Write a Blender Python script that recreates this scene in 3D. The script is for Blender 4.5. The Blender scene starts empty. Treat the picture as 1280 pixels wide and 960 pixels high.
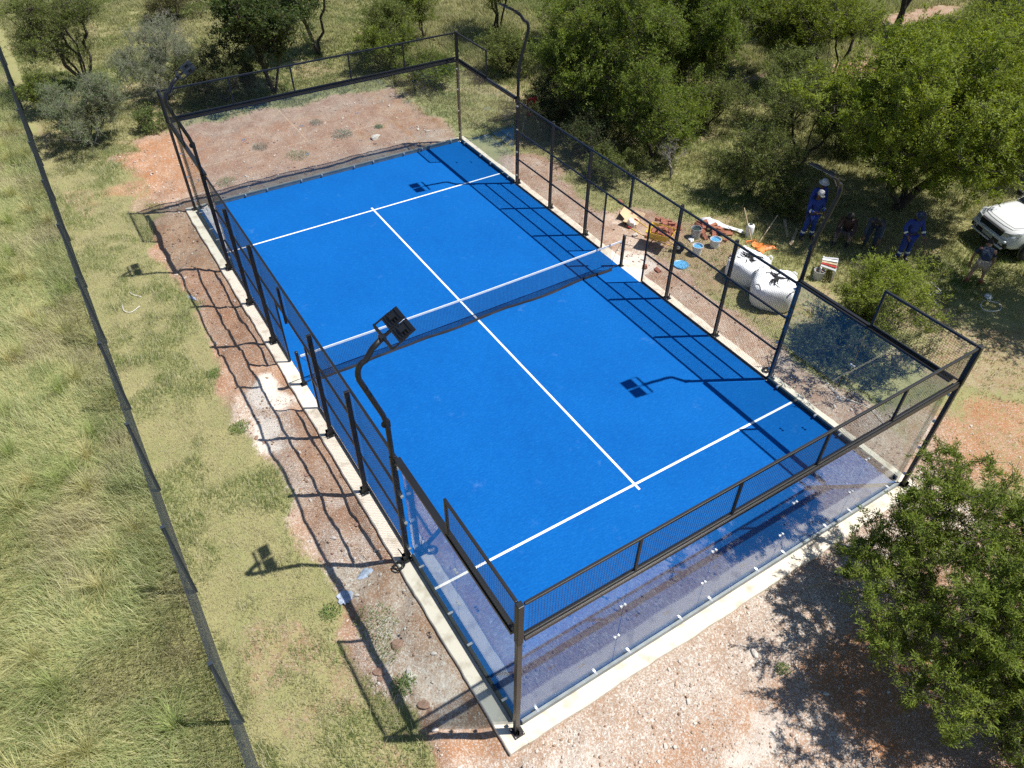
import bpy, bmesh, math, random
import numpy as np
from mathutils import Vector, Matrix, Euler

sc = bpy.context.scene
COL = sc.collection
R = math.radians
rng = np.random.RandomState(7)
random.seed(7)

# ------------------------------------------------------------------ helpers
def tag(o, label=None, cat=None, group=None, kind=None):
    if label: o['label'] = label
    if cat: o['category'] = cat
    if group: o['group'] = group
    if kind: o['kind'] = kind
    return o

def thing(name, label, cat, loc=(0, 0, 0), rz=0.0, group=None):
    o = bpy.data.objects.new(name, None)
    o.empty_display_size = 0.2
    COL.objects.link(o)
    o.location = loc
    o.rotation_euler = (0, 0, rz)
    return tag(o, label, cat, group)

def link_mesh(name, me, mat=None, parent=None):
    o = bpy.data.objects.new(name, me)
    COL.objects.link(o)
    if mat is not None and not me.materials:
        me.materials.append(mat)
    if parent is not None:
        o.parent = parent
    return o

def copy_tree(o, parent=None):
    c = o.copy()
    COL.objects.link(c)
    c.parent = parent
    for ch in list(o.children):
        copy_tree(ch, c)
    return c

class MB:
    """collects shapes, builds them as ONE mesh object"""
    def __init__(self):
        self.v = []; self.f = []
    def add(self, vs, fs):
        k = len(self.v)
        self.v += [tuple(p) for p in vs]
        self.f += [tuple(i + k for i in f) for f in fs]
        return self
    def box(self, c, s, rz=0.0, rx=0.0, ry=0.0):
        m = Euler((rx, ry, rz)).to_matrix()
        vs = []
        for dz in (-.5, .5):
            for dx, dy in ((-.5, -.5), (.5, -.5), (.5, .5), (-.5, .5)):
                vs.append(Vector(c) + m @ Vector((dx * s[0], dy * s[1], dz * s[2])))
        return self.add(vs, [(3, 2, 1, 0), (4, 5, 6, 7), (0, 1, 5, 4), (1, 2, 6, 5), (2, 3, 7, 6), (3, 0, 4, 7)])
    def bar(self, p0, p1, w, h, up=(0, 0, 1)):
        p0 = Vector(p0); p1 = Vector(p1); d = (p1 - p0).normalized()
        u = Vector(up)
        if abs(d.dot(u)) > .99: u = Vector((0, 1, 0))
        sx = d.cross(u).normalized(); sz = sx.cross(d)
        vs = []
        for p in (p0, p1):
            for a, b in ((-1, -1), (1, -1), (1, 1), (-1, 1)):
                vs.append(p + sx * a * w / 2 + sz * b * h / 2)
        return self.add(vs, [(3, 2, 1, 0), (4, 5, 6, 7), (0, 1, 5, 4), (1, 2, 6, 5), (2, 3, 7, 6), (3, 0, 4, 7)])
    def tube(self, pts, r, n=8, cap=True):
        pts = [Vector(p) for p in pts]
        rr = r if isinstance(r, (list, tuple)) else [r] * len(pts)
        rings = []
        side = None
        for i, p in enumerate(pts):
            d = (pts[min(i + 1, len(pts) - 1)] - pts[max(i - 1, 0)]).normalized()
            if side is None:
                side = d.orthogonal().normalized()
            side = (side - d * side.dot(d)).normalized()
            up = d.cross(side)
            rings.append([p + (side * math.cos(2 * math.pi * k / n) + up * math.sin(2 * math.pi * k / n)) * rr[i] for k in range(n)])
        vs = [q for ring in rings for q in ring]
        fs = []
        for i in range(len(pts) - 1):
            for k in range(n):
                fs.append((i * n + k, i * n + (k + 1) % n, (i + 1) * n + (k + 1) % n, (i + 1) * n + k))
        if cap:
            fs.append(tuple(range(n - 1, -1, -1)))
            fs.append(tuple((len(pts) - 1) * n + k for k in range(n)))
        return self.add(vs, fs)
    def lathe(self, prof, c=(0, 0, 0), n=16, m=None):
        c = Vector(c); m = m or Matrix.Identity(3)
        vs = []; fs = []
        for (r, z) in prof:
            for k in range(n):
                a = 2 * math.pi * k / n
                vs.append(c + m @ Vector((r * math.cos(a), r * math.sin(a), z)))
        for i in range(len(prof) - 1):
            for k in range(n):
                fs.append((i * n + k, i * n + (k + 1) % n, (i + 1) * n + (k + 1) % n, (i + 1) * n + k))
        if prof[0][0] > 1e-6: fs.append(tuple(range(n - 1, -1, -1)))
        if prof[-1][0] > 1e-6: fs.append(tuple((len(prof) - 1) * n + k for k in range(n)))
        return self.add(vs, fs)
    def loft(self, sections, cap=True):
        n = len(sections[0]); vs = [p for s in sections for p in s]; fs = []
        for i in range(len(sections) - 1):
            for k in range(n):
                fs.append((i * n + k, i * n + (k + 1) % n, (i + 1) * n + (k + 1) % n, (i + 1) * n + k))
        if cap:
            fs.append(tuple(range(n - 1, -1, -1)))
            fs.append(tuple((len(sections) - 1) * n + k for k in range(n)))
        return self.add(vs, fs)
    def mesh(self, name, smooth=False, fix=True):
        me = bpy.data.meshes.new(name)
        me.from_pydata([tuple(p) for p in self.v], [], self.f)
        if fix:
            bm = bmesh.new(); bm.from_mesh(me)
            bmesh.ops.recalc_face_normals(bm, faces=bm.faces)
            bm.to_mesh(me); bm.free()
        if smooth:
            for p in me.polygons: p.use_smooth = True
        me.update()
        return me
    def build(self, name, mat, parent=None, smooth=False, bevel=0.0):
        o = link_mesh(name, self.mesh(name, smooth), mat, parent)
        if bevel:
            b = o.modifiers.new('bevel', 'BEVEL'); b.width = bevel; b.segments = 2; b.limit_method = 'ANGLE'
        return o

def np_mesh(name, verts, quads=None, tris=None, col=None, smooth=False):
    """fast mesh from arrays; col = per-vertex RGB"""
    me = bpy.data.meshes.new(name)
    verts = np.asarray(verts, np.float32)
    me.vertices.add(len(verts))
    me.vertices.foreach_set('co', verts.ravel())
    idx = []; tot = []
    if quads is not None and len(quads):
        q = np.asarray(quads, np.int32); idx.append(q.ravel()); tot.append(np.full(len(q), 4, np.int32))
    if tris is not None and len(tris):
        t = np.asarray(tris, np.int32); idx.append(t.ravel()); tot.append(np.full(len(t), 3, np.int32))
    idx = np.concatenate(idx); tot = np.concatenate(tot)
    me.loops.add(len(idx)); me.loops.foreach_set('vertex_index', idx)
    me.polygons.add(len(tot))
    st = np.zeros(len(tot), np.int32); st[1:] = np.cumsum(tot)[:-1]
    me.polygons.foreach_set('loop_start', st)
    if smooth:
        me.polygons.foreach_set('use_smooth', np.ones(len(tot), bool))
    if col is not None:
        a = me.color_attributes.new('col', 'FLOAT_COLOR', 'POINT')
        c = np.ones((len(verts), 4), np.float32); c[:, :3] = col
        a.data.foreach_set('color', c.ravel())
    me.update(calc_edges=True)
    me.validate()
    return me

# value noise
_tab = np.random.RandomState(3).rand(256, 256)
def vnoise(x, y, scale=1.0, seed=0):
    x = np.asarray(x, float) / scale + seed * 17.31; y = np.asarray(y, float) / scale + seed * 9.77
    xi = np.floor(x).astype(int); yi = np.floor(y).astype(int)
    fx = x - xi; fy = y - yi
    fx = fx * fx * (3 - 2 * fx); fy = fy * fy * (3 - 2 * fy)
    g = lambda a, b: _tab[a & 255, b & 255]
    return (g(xi, yi) * (1 - fx) + g(xi + 1, yi) * fx) * (1 - fy) + (g(xi, yi + 1) * (1 - fx) + g(xi + 1, yi + 1) * fx) * fy
def fbm(x, y, scale=1.0, seed=0, o=3):
    s = 0; a = .5; t = 0
    for k in range(o):
        s = s + a * vnoise(x, y, scale / 2 ** k, seed + k * 5); t += a; a *= .5
    return s / t
def sstep(e0, e1, x):
    t = np.clip((x - e0) / (e1 - e0), 0, 1)
    return t * t * (3 - 2 * t)

# ------------------------------------------------------------------ materials
def mat_new(name):
    m = bpy.data.materials.new(name); m.use_nodes = True
    nt = m.node_tree
    return m, nt, nt.nodes['Principled BSDF'], nt.nodes['Material Output']

def mat(name, c, rough=.6, metal=0.0, var=.12, scale=6.0, bump=0.0, bscale=40.0, coat=0.0, dirt=None):
    """procedural: colour broken up by noise, optional bump, optional dirt tint"""
    m, nt, b, out = mat_new(name)
    N = nt.nodes; L = nt.links
    tc = N.new('ShaderNodeTexCoord')
    nz = N.new('ShaderNodeTexNoise'); nz.inputs['Scale'].default_value = scale; nz.inputs['Detail'].default_value = 5
    L.new(tc.outputs['Object'], nz.inputs['Vector'])
    mx = N.new('ShaderNodeMix'); mx.data_type = 'RGBA'
    lo = [max(0, v * (1 - var)) for v in c]; hi = [min(1, v * (1 + var)) for v in c]
    if dirt: lo = dirt
    mx.inputs[6].default_value = (*lo, 1); mx.inputs[7].default_value = (*hi, 1)
    cr = N.new('ShaderNodeMapRange'); cr.inputs[1].default_value = .3; cr.inputs[2].default_value = .6 if not dirt else .5
    L.new(nz.outputs[0], cr.inputs[0]); L.new(cr.outputs[0], mx.inputs[0])
    L.new(mx.outputs[2], b.inputs['Base Color'])
    b.inputs['Roughness'].default_value = rough; b.inputs['Metallic'].default_value = metal
    b.inputs['Coat Weight'].default_value = coat
    if bump:
        n2 = N.new('ShaderNodeTexNoise'); n2.inputs['Scale'].default_value = bscale; n2.inputs['Detail'].default_value = 4
        L.new(tc.outputs['Object'], n2.inputs['Vector'])
        bp = N.new('ShaderNodeBump'); bp.inputs['Strength'].default_value = bump; bp.inputs['Distance'].default_value = .02
        L.new(n2.outputs[0], bp.inputs['Height']); L.new(bp.outputs[0], b.inputs['Normal'])
    return m

def mat_leaf(name, trans=.38, rough=.6, var=.25):
    m, nt, b, out = mat_new(name)
    N = nt.nodes; L = nt.links
    at = N.new('ShaderNodeAttribute'); at.attribute_name = 'col'
    L.new(at.outputs['Color'], b.inputs['Base Color'])
    b.inputs['Roughness'].default_value = rough
    b.inputs['Specular IOR Level'].default_value = .22
    t = N.new('ShaderNodeBsdfTranslucent')
    hs = N.new('ShaderNodeHueSaturation'); hs.inputs['Saturation'].default_value = 1.15; hs.inputs['Value'].default_value = 1.1
    hs.inputs['Hue'].default_value = .49
    L.new(at.outputs['Color'], hs.inputs['Color']); L.new(hs.outputs[0], t.inputs['Color'])
    ms = N.new('ShaderNodeMixShader'); ms.inputs[0].default_value = trans
    L.new(b.outputs[0], ms.inputs[1]); L.new(t.outputs[0], ms.inputs[2]); L.new(ms.outputs[0], out.inputs['Surface'])
    return m

def mat_glass(name):
    """clear pane: each face reflects by Schlick's law, the rest passes straight through, faintly tinted"""
    m, nt, b, out = mat_new(name)
    N = nt.nodes; L = nt.links
    N.remove(b)
    lw = N.new('ShaderNodeLayerWeight'); lw.inputs['Blend'].default_value = .5
    pw = N.new('ShaderNodeMath'); pw.operation = 'POWER'; pw.inputs[1].default_value = 5
    L.new(lw.outputs['Facing'], pw.inputs[0])
    ma = N.new('ShaderNodeMath'); ma.operation = 'MULTIPLY_ADD'; ma.inputs[1].default_value = .955; ma.inputs[2].default_value = .045
    L.new(pw.outputs[0], ma.inputs[0])
    tr = N.new('ShaderNodeBsdfTransparent'); tr.inputs['Color'].default_value = (.90, .935, .93, 1)
    gl = N.new('ShaderNodeBsdfGlossy'); gl.inputs['Roughness'].default_value = .0
    ms = N.new('ShaderNodeMixShader')
    L.new(ma.outputs[0], ms.inputs[0]); L.new(tr.outputs[0], ms.inputs[1]); L.new(gl.outputs[0], ms.inputs[2])
    L.new(ms.outputs[0], out.inputs['Surface'])
    return m

def mat_turf():
    m, nt, b, out = mat_new('turf_blue')
    N = nt.nodes; L = nt.links
    tc = N.new('ShaderNodeTexCoord')
    def noise(s, d=4, stretch=None, rough=.6):
        n = N.new('ShaderNodeTexNoise'); n.inputs['Scale'].default_value = s; n.inputs['Detail'].default_value = d; n.inputs['Roughness'].default_value = rough
        if stretch:
            mp = N.new('ShaderNodeMapping'); mp.inputs['Scale'].default_value = stretch
            L.new(tc.outputs['Object'], mp.inputs[0]); L.new(mp.outputs[0], n.inputs['Vector'])
        else:
            L.new(tc.outputs['Object'], n.inputs['Vector'])
        return n.outputs[0]
    def mr(v, a, bb, lo=0., hi=1.):
        r = N.new('ShaderNodeMapRange'); r.inputs[1].default_value = a; r.inputs[2].default_value = bb; r.inputs[3].default_value = lo; r.inputs[4].default_value = hi
        L.new(v, r.inputs[0]); return r.outputs[0]
    def mix(f, a, c, mode='MIX'):
        x = N.new('ShaderNodeMix'); x.data_type = 'RGBA'; x.blend_type = mode
        for i, s in ((0, f), (6, a), (7, c)):
            if isinstance(s, (int, float)): x.inputs[i].default_value = s
            elif isinstance(s, tuple): x.inputs[i].default_value = (*s, 1)
            else: L.new(s, x.inputs[i])
        return x.outputs[2]
    c = mix(mr(noise(.45, 5), .3, .7), TURF_A, TURF_B)
    c = mix(mr(noise(3.5, 6, None, .7), .35, .65, 0, .5), c, TURF_B)
    c = mix(mr(noise(22, 5, None, .85), .38, .68, 0, .75), c, TURF_C)
    c = mix(mr(noise(60, 3, None, .8), .35, .65, 0, .5), c, TURF_C)               # fibre tufts
    c = mix(mr(noise(6, 6, (1, 6, 1), .7), .5, .72, 0, .55), c, (.012, .165, .46))     # brushed sand
    c = mix(mr(noise(150, 2), .70, .78, 0, .22), c, (.18, .34, .60))    # sand grains
    c = mix(mr(noise(1.1, 6, None, .75), .62, .74, 0, .30), c, (.12, .24, .46))   # scuffs
    L.new(c, b.inputs['Base Color'])
    b.inputs['Roughness'].default_value = .85
    b.inputs['Specular IOR Level'].default_value = .08
    b.inputs['Sheen Weight'].default_value = .0
    bp = N.new('ShaderNodeBump'); bp.inputs['Strength'].default_value = .35; bp.inputs['Distance'].default_value = .01
    L.new(noise(120, 2), bp.inputs['Height']); L.new(bp.outputs[0], b.inputs['Normal'])
    return m
TURF_A = (.0020, .095, .355); TURF_B = (.004, .138, .46); TURF_C = (.001, .058, .235)

def mat_ground():
    m, nt, b, out = mat_new('ground_soil_and_grass')
    N = nt.nodes; L = nt.links
    tc = N.new('ShaderNodeTexCoord')
    at = N.new('ShaderNodeAttribute'); at.attribute_name = 'col'
    sp = N.new('ShaderNodeSeparateColor'); L.new(at.outputs['Color'], sp.inputs[0])
    def noise(s, d=5, rough=.6):
        n = N.new('ShaderNodeTexNoise'); n.inputs['Scale'].default_value = s; n.inputs['Detail'].default_value = d; n.inputs['Roughness'].default_value = rough
        L.new(tc.outputs['Object'], n.inputs['Vector']); return n.outputs[0]
    def mr(v, a, bb, lo=0., hi=1.):
        r = N.new('ShaderNodeMapRange'); r.inputs[1].default_value = a; r.inputs[2].default_value = bb; r.inputs[3].default_value = lo; r.inputs[4].default_value = hi
        L.new(v, r.inputs[0]); return r.outputs[0]
    def mth(op, a, c):
        x = N.new('ShaderNodeMath'); x.operation = op
        for i, s in ((0, a), (1, c)):
            if isinstance(s, (int, float)): x.inputs[i].default_value = s
            else: L.new(s, x.inputs[i])
        return x.outputs[0]
    def mix(f, a, c, mode='MIX'):
        x = N.new('ShaderNodeMix'); x.data_type = 'RGBA'; x.blend_type = mode
        for i, s in ((0, f), (6, a), (7, c)):
            if isinstance(s, (int, float)): x.inputs[i].default_value = s
            elif isinstance(s, tuple): x.inputs[i].default_value = (*s, 1)
            else: L.new(s, x.inputs[i])
        return x.outputs[2]
    dirt, grav, orange = sp.outputs[0], sp.outputs[1], sp.outputs[2]
    n1 = noise(1.3, 7, .65); n2 = noise(9, 6, .7); n3 = noise(45, 4, .7)
    brown = mix(mr(n1, .35, .65), (.275, .155, .095), (.375, .255, .175))
    brown = mix(mr(n2, .35, .75, 0, .6), brown, (.20, .105, .06))
    oran = mix(mr(n1, .3, .7), (.33, .15, .068), (.345, .195, .108))
    soil = mix(mr(mth('ADD', orange, mth('MULTIPLY', n2, .5)), .45, .9), brown, oran)
    # pale chips of stone: voronoi cells, sizes mixed
    vo = N.new('ShaderNodeTexVoronoi'); vo.inputs['Scale'].default_value = 38; L.new(tc.outputs['Object'], vo.inputs['Vector'])
    vs = N.new('ShaderNodeSeparateColor'); L.new(vo.outputs['Color'], vs.inputs[0])
    pale = mix(vs.outputs[0], (.34, .28, .225), (.66, .60, .53))
    gmask = mr(mth('ADD', mth('MULTIPLY', grav, 1.1), mth('MULTIPLY', n2, .9)), .72, 1.15)
    chips = mth('MULTIPLY', gmask, mr(mth('ADD', mth('MULTIPLY', vs.outputs[1], .6), mth('MULTIPLY', n1, .8)), .62, .82))
    soil = mix(gmask, soil, mix(.5, (.42, .325, .245), soil))
    soil = mix(chips, soil, pale)
    vo2 = N.new('ShaderNodeTexVoronoi'); vo2.inputs['Scale'].default_value = 60; L.new(tc.outputs['Object'], vo2.inputs['Vector'])
    vs2 = N.new('ShaderNodeSeparateColor'); L.new(vo2.outputs['Color'], vs2.inputs[0])
    soil = mix(mr(mth('ADD', mth('MULTIPLY', vs2.outputs[0], .8), mth('MULTIPLY', n1, .45)), .80, .92, 0, .6), soil, (.54, .48, .42))
    soil = mix(mr(vs2.outputs[1], .93, .97, 0, .4), soil, (.15, .095, .065))
    al = N.new('ShaderNodeAttribute'); al.attribute_name = 'lime'
    lm = mr(mth('ADD', al.outputs['Fac'], mth('MULTIPLY', mth('SUBTRACT', mth('ADD', mth('MULTIPLY', n2, .5), mth('MULTIPLY', n3, .5)), .5), 1.6)), .35, .75, 0, .85)
    soil = mix(lm, soil, (.60, .55, .485))
    straw = mix(mr(n1, .3, .7), (.27, .25, .11), (.16, .185, .06))
    straw = mix(mr(n3, .35, .7, 0, .7), straw, (.36, .32, .17))
    straw = mix(mr(n2, .55, .8, 0, .7), straw, (.11, .125, .04))
    f = mr(mth('ADD', dirt, mth('MULTIPLY', mth('SUBTRACT', mth('ADD', mth('MULTIPLY', n2, .6), mth('MULTIPLY', n3, .4)), .5), 1.9)), .30, .68)
    c = mix(f, straw, soil)
    L.new(c, b.inputs['Base Color'])
    b.inputs['Roughness'].default_value = .95; b.inputs['Specular IOR Level'].default_value = .15
    bp = N.new('ShaderNodeBump'); bp.inputs['Strength'].default_value = .7; bp.inputs['Distance'].default_value = .04
    h = mth('ADD', mth('MULTIPLY', n2, .7), mth('MULTIPLY', n3, .35))
    h = mth('ADD', h, mth('MULTIPLY', mth('MULTIPLY', chips, vs.outputs[0]), .25))
    L.new(h, bp.inputs['Height']); L.new(bp.outputs[0], b.inputs['Normal'])
    return m

M = {}
M['leaf'] = mat_leaf('foliage')
M['grass'] = mat_leaf('grass_blades', trans=.45, rough=.7)
M['bark'] = mat('bark_dark', (.055, .042, .034), .9, 0, .35, 9, .6, 30)
M['bark_grey'] = mat('bark_grey', (.17, .155, .135), .9, 0, .3, 9, .5, 30)
M['black'] = mat('black_powder_coat', (.006, .0063, .0075), .45, 0, .2, 3)
M['beam'] = mat('dark_grey_steel', (.013, .0135, .015), .36, .2, .15, 3)
M['post_grey'] = mat('grey_brown_steel', (.035, .032, .029), .35, .3, .15, 3)
M['wire'] = mat('black_wire', (.012, .012, .013), .45, 0, .1, 3)
M['galv'] = mat('galvanised_steel', (.55, .56, .57), .35, .8, .12, 12)
M['chan'] = mat('grey_channel', (.20, .225, .23), .6, .15, .15, 5)  # lighter tone, bottom channels of the end walls
M['chan_dark'] = mat('dark_channel', (.03, .036, .036), .45, .3, .15, 5)  # darker tone, bottom channels of the side walls
M['clamp'] = mat('bright_clamp_steel', (.50, .51, .52), .35, .6, .05, 5)
M['lampglass'] = mat('lamp_lens', (.55, .57, .58), .15, 0, .1, 20)
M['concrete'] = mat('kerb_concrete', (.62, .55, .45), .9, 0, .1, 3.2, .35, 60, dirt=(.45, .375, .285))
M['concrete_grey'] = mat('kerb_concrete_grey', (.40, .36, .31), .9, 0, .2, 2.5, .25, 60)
M['white'] = mat('white_line_turf', (.80, .81, .82), .85, 0, .06, 9, .2, 90)
M['tape'] = mat('white_net_tape', (.78, .79, .80), .6, 0, .06, 7)
M['netcord'] = mat('black_net_cord', (.010, .011, .016), .8, 0, .2, 7)
M['glass'] = mat_glass('clear_glass')
M['turf'] = mat_turf()
M['ground'] = mat_ground()
M['fence'] = mat('charcoal_fence_mesh', (.034, .044, .056), .42, .2, .15, 2)
M['brick'] = mat('red_brick', (.33, .125, .075), .9, 0, .3, 7, .4, 60)
M['stone_pale'] = mat('pale_stone', (.52, .46, .40), .9, 0, .2, 6, .5, 20)
M['stone_brown'] = mat('brown_stone', (.28, .17, .12), .9, 0, .25, 6, .5, 20)
M['poly'] = mat('white_woven_plastic', (.78, .78, .77), .6, 0, .06, 5, .06, 30)
M['plastic_white'] = mat('white_plastic', (.74, .75, .76), .4, 0, .06, 9)
M['plastic_grey'] = mat('grey_plastic', (.40, .41, .41), .45, 0, .1, 9)
M['plastic_blue'] = mat('light_blue_plastic', (.10, .34, .60), .4, 0, .15, 9)
M['plastic_dark'] = mat('dark_green_mix', (.012, .03, .026), .6, 0, .3, 9)
M['card'] = mat('cardboard', (.50, .36, .22), .85, 0, .12, 5)
M['yellow'] = mat('yellow_barrow_paint', (.58, .37, .04), .5, 0, .15, 6, dirt=(.35, .22, .06))
M['orange'] = mat('orange_plastic', (.75, .22, .05), .5, 0, .1, 6)
M['rubber'] = mat('black_rubber', (.012, .012, .012), .8, 0, .2, 9)
M['wood'] = mat('pale_wood', (.42, .32, .20), .8, 0, .2, 6)
M['red'] = mat('red_cloth', (.30, .022, .016), .85, 0, .2, 6)
M['mortar'] = mat('grey_mortar_spoil', (.34, .25, .20), .95, 0, .2, 6, .6, 25)
M['cord'] = mat('white_cord', (.72, .72, .70), .7, 0, .05, 6)
M['paint_white'] = mat('white_car_paint', (.62, .63, .63), .3, 0, .08, 2, coat=.5)
M['trim'] = mat('black_car_trim', (.014, .014, .015), .45, 0, .1, 8)
M['carglass'] = mat('dark_car_glass', (.012, .016, .016), .06, 0, .1, 2)
M['chrome'] = mat('chrome', (.7, .7, .7), .15, .95, .05, 2)
M['headlight'] = mat('headlight_lens', (.42, .44, .45), .1, .3, .1, 20)
M['plate'] = mat('number_plate_blank', (.32, .33, .30), .5, 0, .1, 9)
M['skin'] = mat('dark_brown_skin', (.085, .042, .026), .55, 0, .1, 9)
M['skin2'] = mat('tan_skin', (.30, .16, .10), .55, 0, .1, 9)
M['hair'] = mat('black_hair', (.01, .009, .008), .8, 0, .2, 40)
M['overall'] = mat('royal_blue_coverall', (.008, .030, .185), .85, 0, .35, 5, .8, 9)
M['navy'] = mat('navy_cloth', (.022, .035, .065), .85, 0, .2, 8, .3, 15)
M['maroon'] = mat('dark_maroon_cloth', (.035, .017, .017), .85, 0, .2, 8, .3, 15)
M['greycloth'] = mat('grey_cloth', (.13, .115, .10), .85, 0, .2, 8, .3, 15)
M['tan'] = mat('tan_cloth', (.28, .23, .17), .85, 0, .2, 8)
M['boot_red'] = mat('red_brown_leather', (.22, .045, .02), .6, 0, .2, 8)
M['boot'] = mat('black_leather', (.015, .013, .012), .5, 0, .2, 8)
M['reflect'] = mat('reflective_tape', (.62, .66, .58), .5, 0, .05, 8)
M['hatwhite'] = mat('off_white_cap', (.36, .36, .36), .8, 0, .1, 8)
M['eye'] = mat('eye', (.5, .5, .48), .3, 0, .05, 8)
M['puddle'] = mat('blue_grey_plastic_sheet', (.30, .34, .42), .5, 0, .3, 12, .5, 20)
SKY_STRENGTH, SUN_STRENGTH, EXPOSURE = .085, 4.9, .55
# ------------------------------------------------------------------ terrain: soil zones as functions of place
def zones(x, y):
    """returns dirt, gravel, orange weights 0..1"""
    x = np.asarray(x, float); y = np.asarray(y, float)
    w = (fbm(x, y, 1.6, 1) - .5) * 1.1
    w2 = (fbm(x, y, .5, 2) - .5) * .8
    xx = x + w + w2 * .5; yy = y + w * 1.0 - w2 * .4
    band = lambda v, a, b, s=.35: sstep(a - s, a + s, v) * (1 - sstep(b - s, b + s, v))
    ell = lambda cx, cy, rx, ry: 1 - sstep(.55, 1.25, np.hypot((xx - cx) / rx, (yy - cy) / ry))
    d = band(xx, -6.65, 0, .3) * band(yy, -10.5, 10.4)            # trench on the left
    d = np.maximum(d, band(xx, -6.35, 6.5, .4) * band(yy, -22, -9.5))      # near end
    d = np.maximum(d, band(xx, 0, 6.55, .35) * band(yy, -10.5, 6.5))       # right side strip
    d = np.maximum(d, ell(7.0, 1.2, 1.3, 1.6) * .95)
    d = np.maximum(d, band(xx, -6.0, 5.2, .5) * band(yy + .12 * np.maximum(xx, 0) ** 1.8 * .12, 9.5, 16.9, .6))    # far end
    d = np.maximum(d, ell(-6.6, 13.0, 1.1, .8) * .62)
    d = np.maximum(d, ell(-4.9, 14.6, 1.7, 1.9) * .9); d = np.maximum(d, ell(-6.0, 11.6, 1.0, 1.3) * .62)
    d = np.maximum(d, ell(-6.2, 15.4, 1.0, .5) * .7)
    d = np.maximum(d, ell(8.6, -10.6, 2.3, 1.4) * .62)
    d = np.maximum(d, ell(6.9, -9.6, 1.4, 1.6) * .7)
    d = np.maximum(d, ell(6.2, 6.8, 1.4, 1.7) * .8)
    for cx, cy, rx, ry, k in ((24.2, 7.3, 2.4, 1.1, .95), (16.8, 9.6, 1.6, .8, .9), (34.5, 10.9, 4.5, 1.0, .9), (28.0, 13.5, 3, .9, .8), (19.5, 8.9, 1.2, .7, .8)):
        d = np.maximum(d, ell(cx, cy, rx, ry) * k)
    d = np.maximum(d, .46 * sstep(.56, .72, fbm(x, y, 2.2, 9)) * (x > -8.7))     # bare scars in the short grass
    d = np.maximum(d, .5 * ell(10.6, -8.3, 2.6, 1.6)); d = np.maximum(d, .52 * ell(7.6, -.6, 1.8, 2.6)); d = np.maximum(d, .45 * ell(8.2, -4.0, 2.0, 1.5))
    d = d * (x > -8.85)
    g = band(xx, -6.3, 6.3, .6) * band(yy, -11.9, -9.8, .5) * .62
    g = np.maximum(g, band(xx, -6.6, 0, .6) * band(yy, -20, -9.8, .6) * .55)
    g = np.maximum(g, .75 * ell(-6.25, -.6, .75, 1.5)); g = np.maximum(g, .5 * ell(-6.6, -2.7, .6, 1.2))
    g = np.maximum(g, .5 * ell(-6.3, -5.2, .7, 1.3)); g = np.maximum(g, .5 * ell(-5.9, -8.0, 1.0, 1.8))
    g = np.maximum(g, .7 * ell(5.9, .2, .7, 1.0)); g = np.maximum(g, .35 * band(xx, 5, 7, .4) * band(yy, -10, 9))
    g = np.maximum(g, .30 * band(xx, -6, 5.5, .5) * band(yy, 9.8, 11.6, .6))
    g = np.maximum(g, .55 * ell(6.5, -8.8, 1.4, 1.0))
    g = g * (.55 + .9 * fbm(x, y, .9, 12))
    o = np.zeros_like(x)
    o = np.maximum(o, .8 * ell(8.6, -10.6, 2.2, 1.5)); o = np.maximum(o, .9 * ell(-4.9, 14.6, 1.9, 2.0)); o = np.maximum(o, .8 * ell(-6.6, 13, 1.4, 1.0))
    o = np.maximum(o, .85 * ell(-3.0, -12.2, 2.2, .9)); o = np.maximum(o, .8 * ell(.6, -12.6, 2.0, 1.3)); o = np.maximum(o, .45 * ell(-3.6, -10.9, 1.2, .5))
    o = np.maximum(o, .5 * ell(24.2, 7.3, 3, 1.5)); o = np.maximum(o, .4 * band(xx, -5.9, 5.2) * band(yy, 11.5, 15.5))
    o = np.maximum(o, .35 * band(xx, -6.9, -5.2) * band(yy, -3, 10)); o = np.maximum(o, .6 * ell(-5.7, -9.9, .8, .6))
    return np.clip(d, 0, 1), np.clip(g, 0, 1), np.clip(o, 0, 1)

def gz(x, y):
    x = np.asarray(x, float); y = np.asarray(y, float)
    d, g, o = zones(x, y)
    out = np.maximum(np.abs(x) - 5.36, np.abs(y) - 10.34)          # metres outside the kerb
    lump = (fbm(x, y, .55, 20, 3) - .5) * .24 + (vnoise(x, y, 1.5, 23) - .5) * .10 + (vnoise(x, y, .17, 27) ** 2 - .3) * .05
    z = -.085 + lump * sstep(.0, .25, out) * (.15 + .85 * np.clip(d * 1.3, 0, 1)) * (1 - .6 * sstep(8, 14, np.abs(x))) * np.where(x < -5.2, 1, .5)
    z = z + (fbm(x, y, 7, 25, 2) - .5) * .5 * sstep(4, 12, out)
    z = np.where(out < -.04, -.30, z)
    return z
def gz1(x, y): return float(gz(np.array([x]), np.array([y]))[0])

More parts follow.
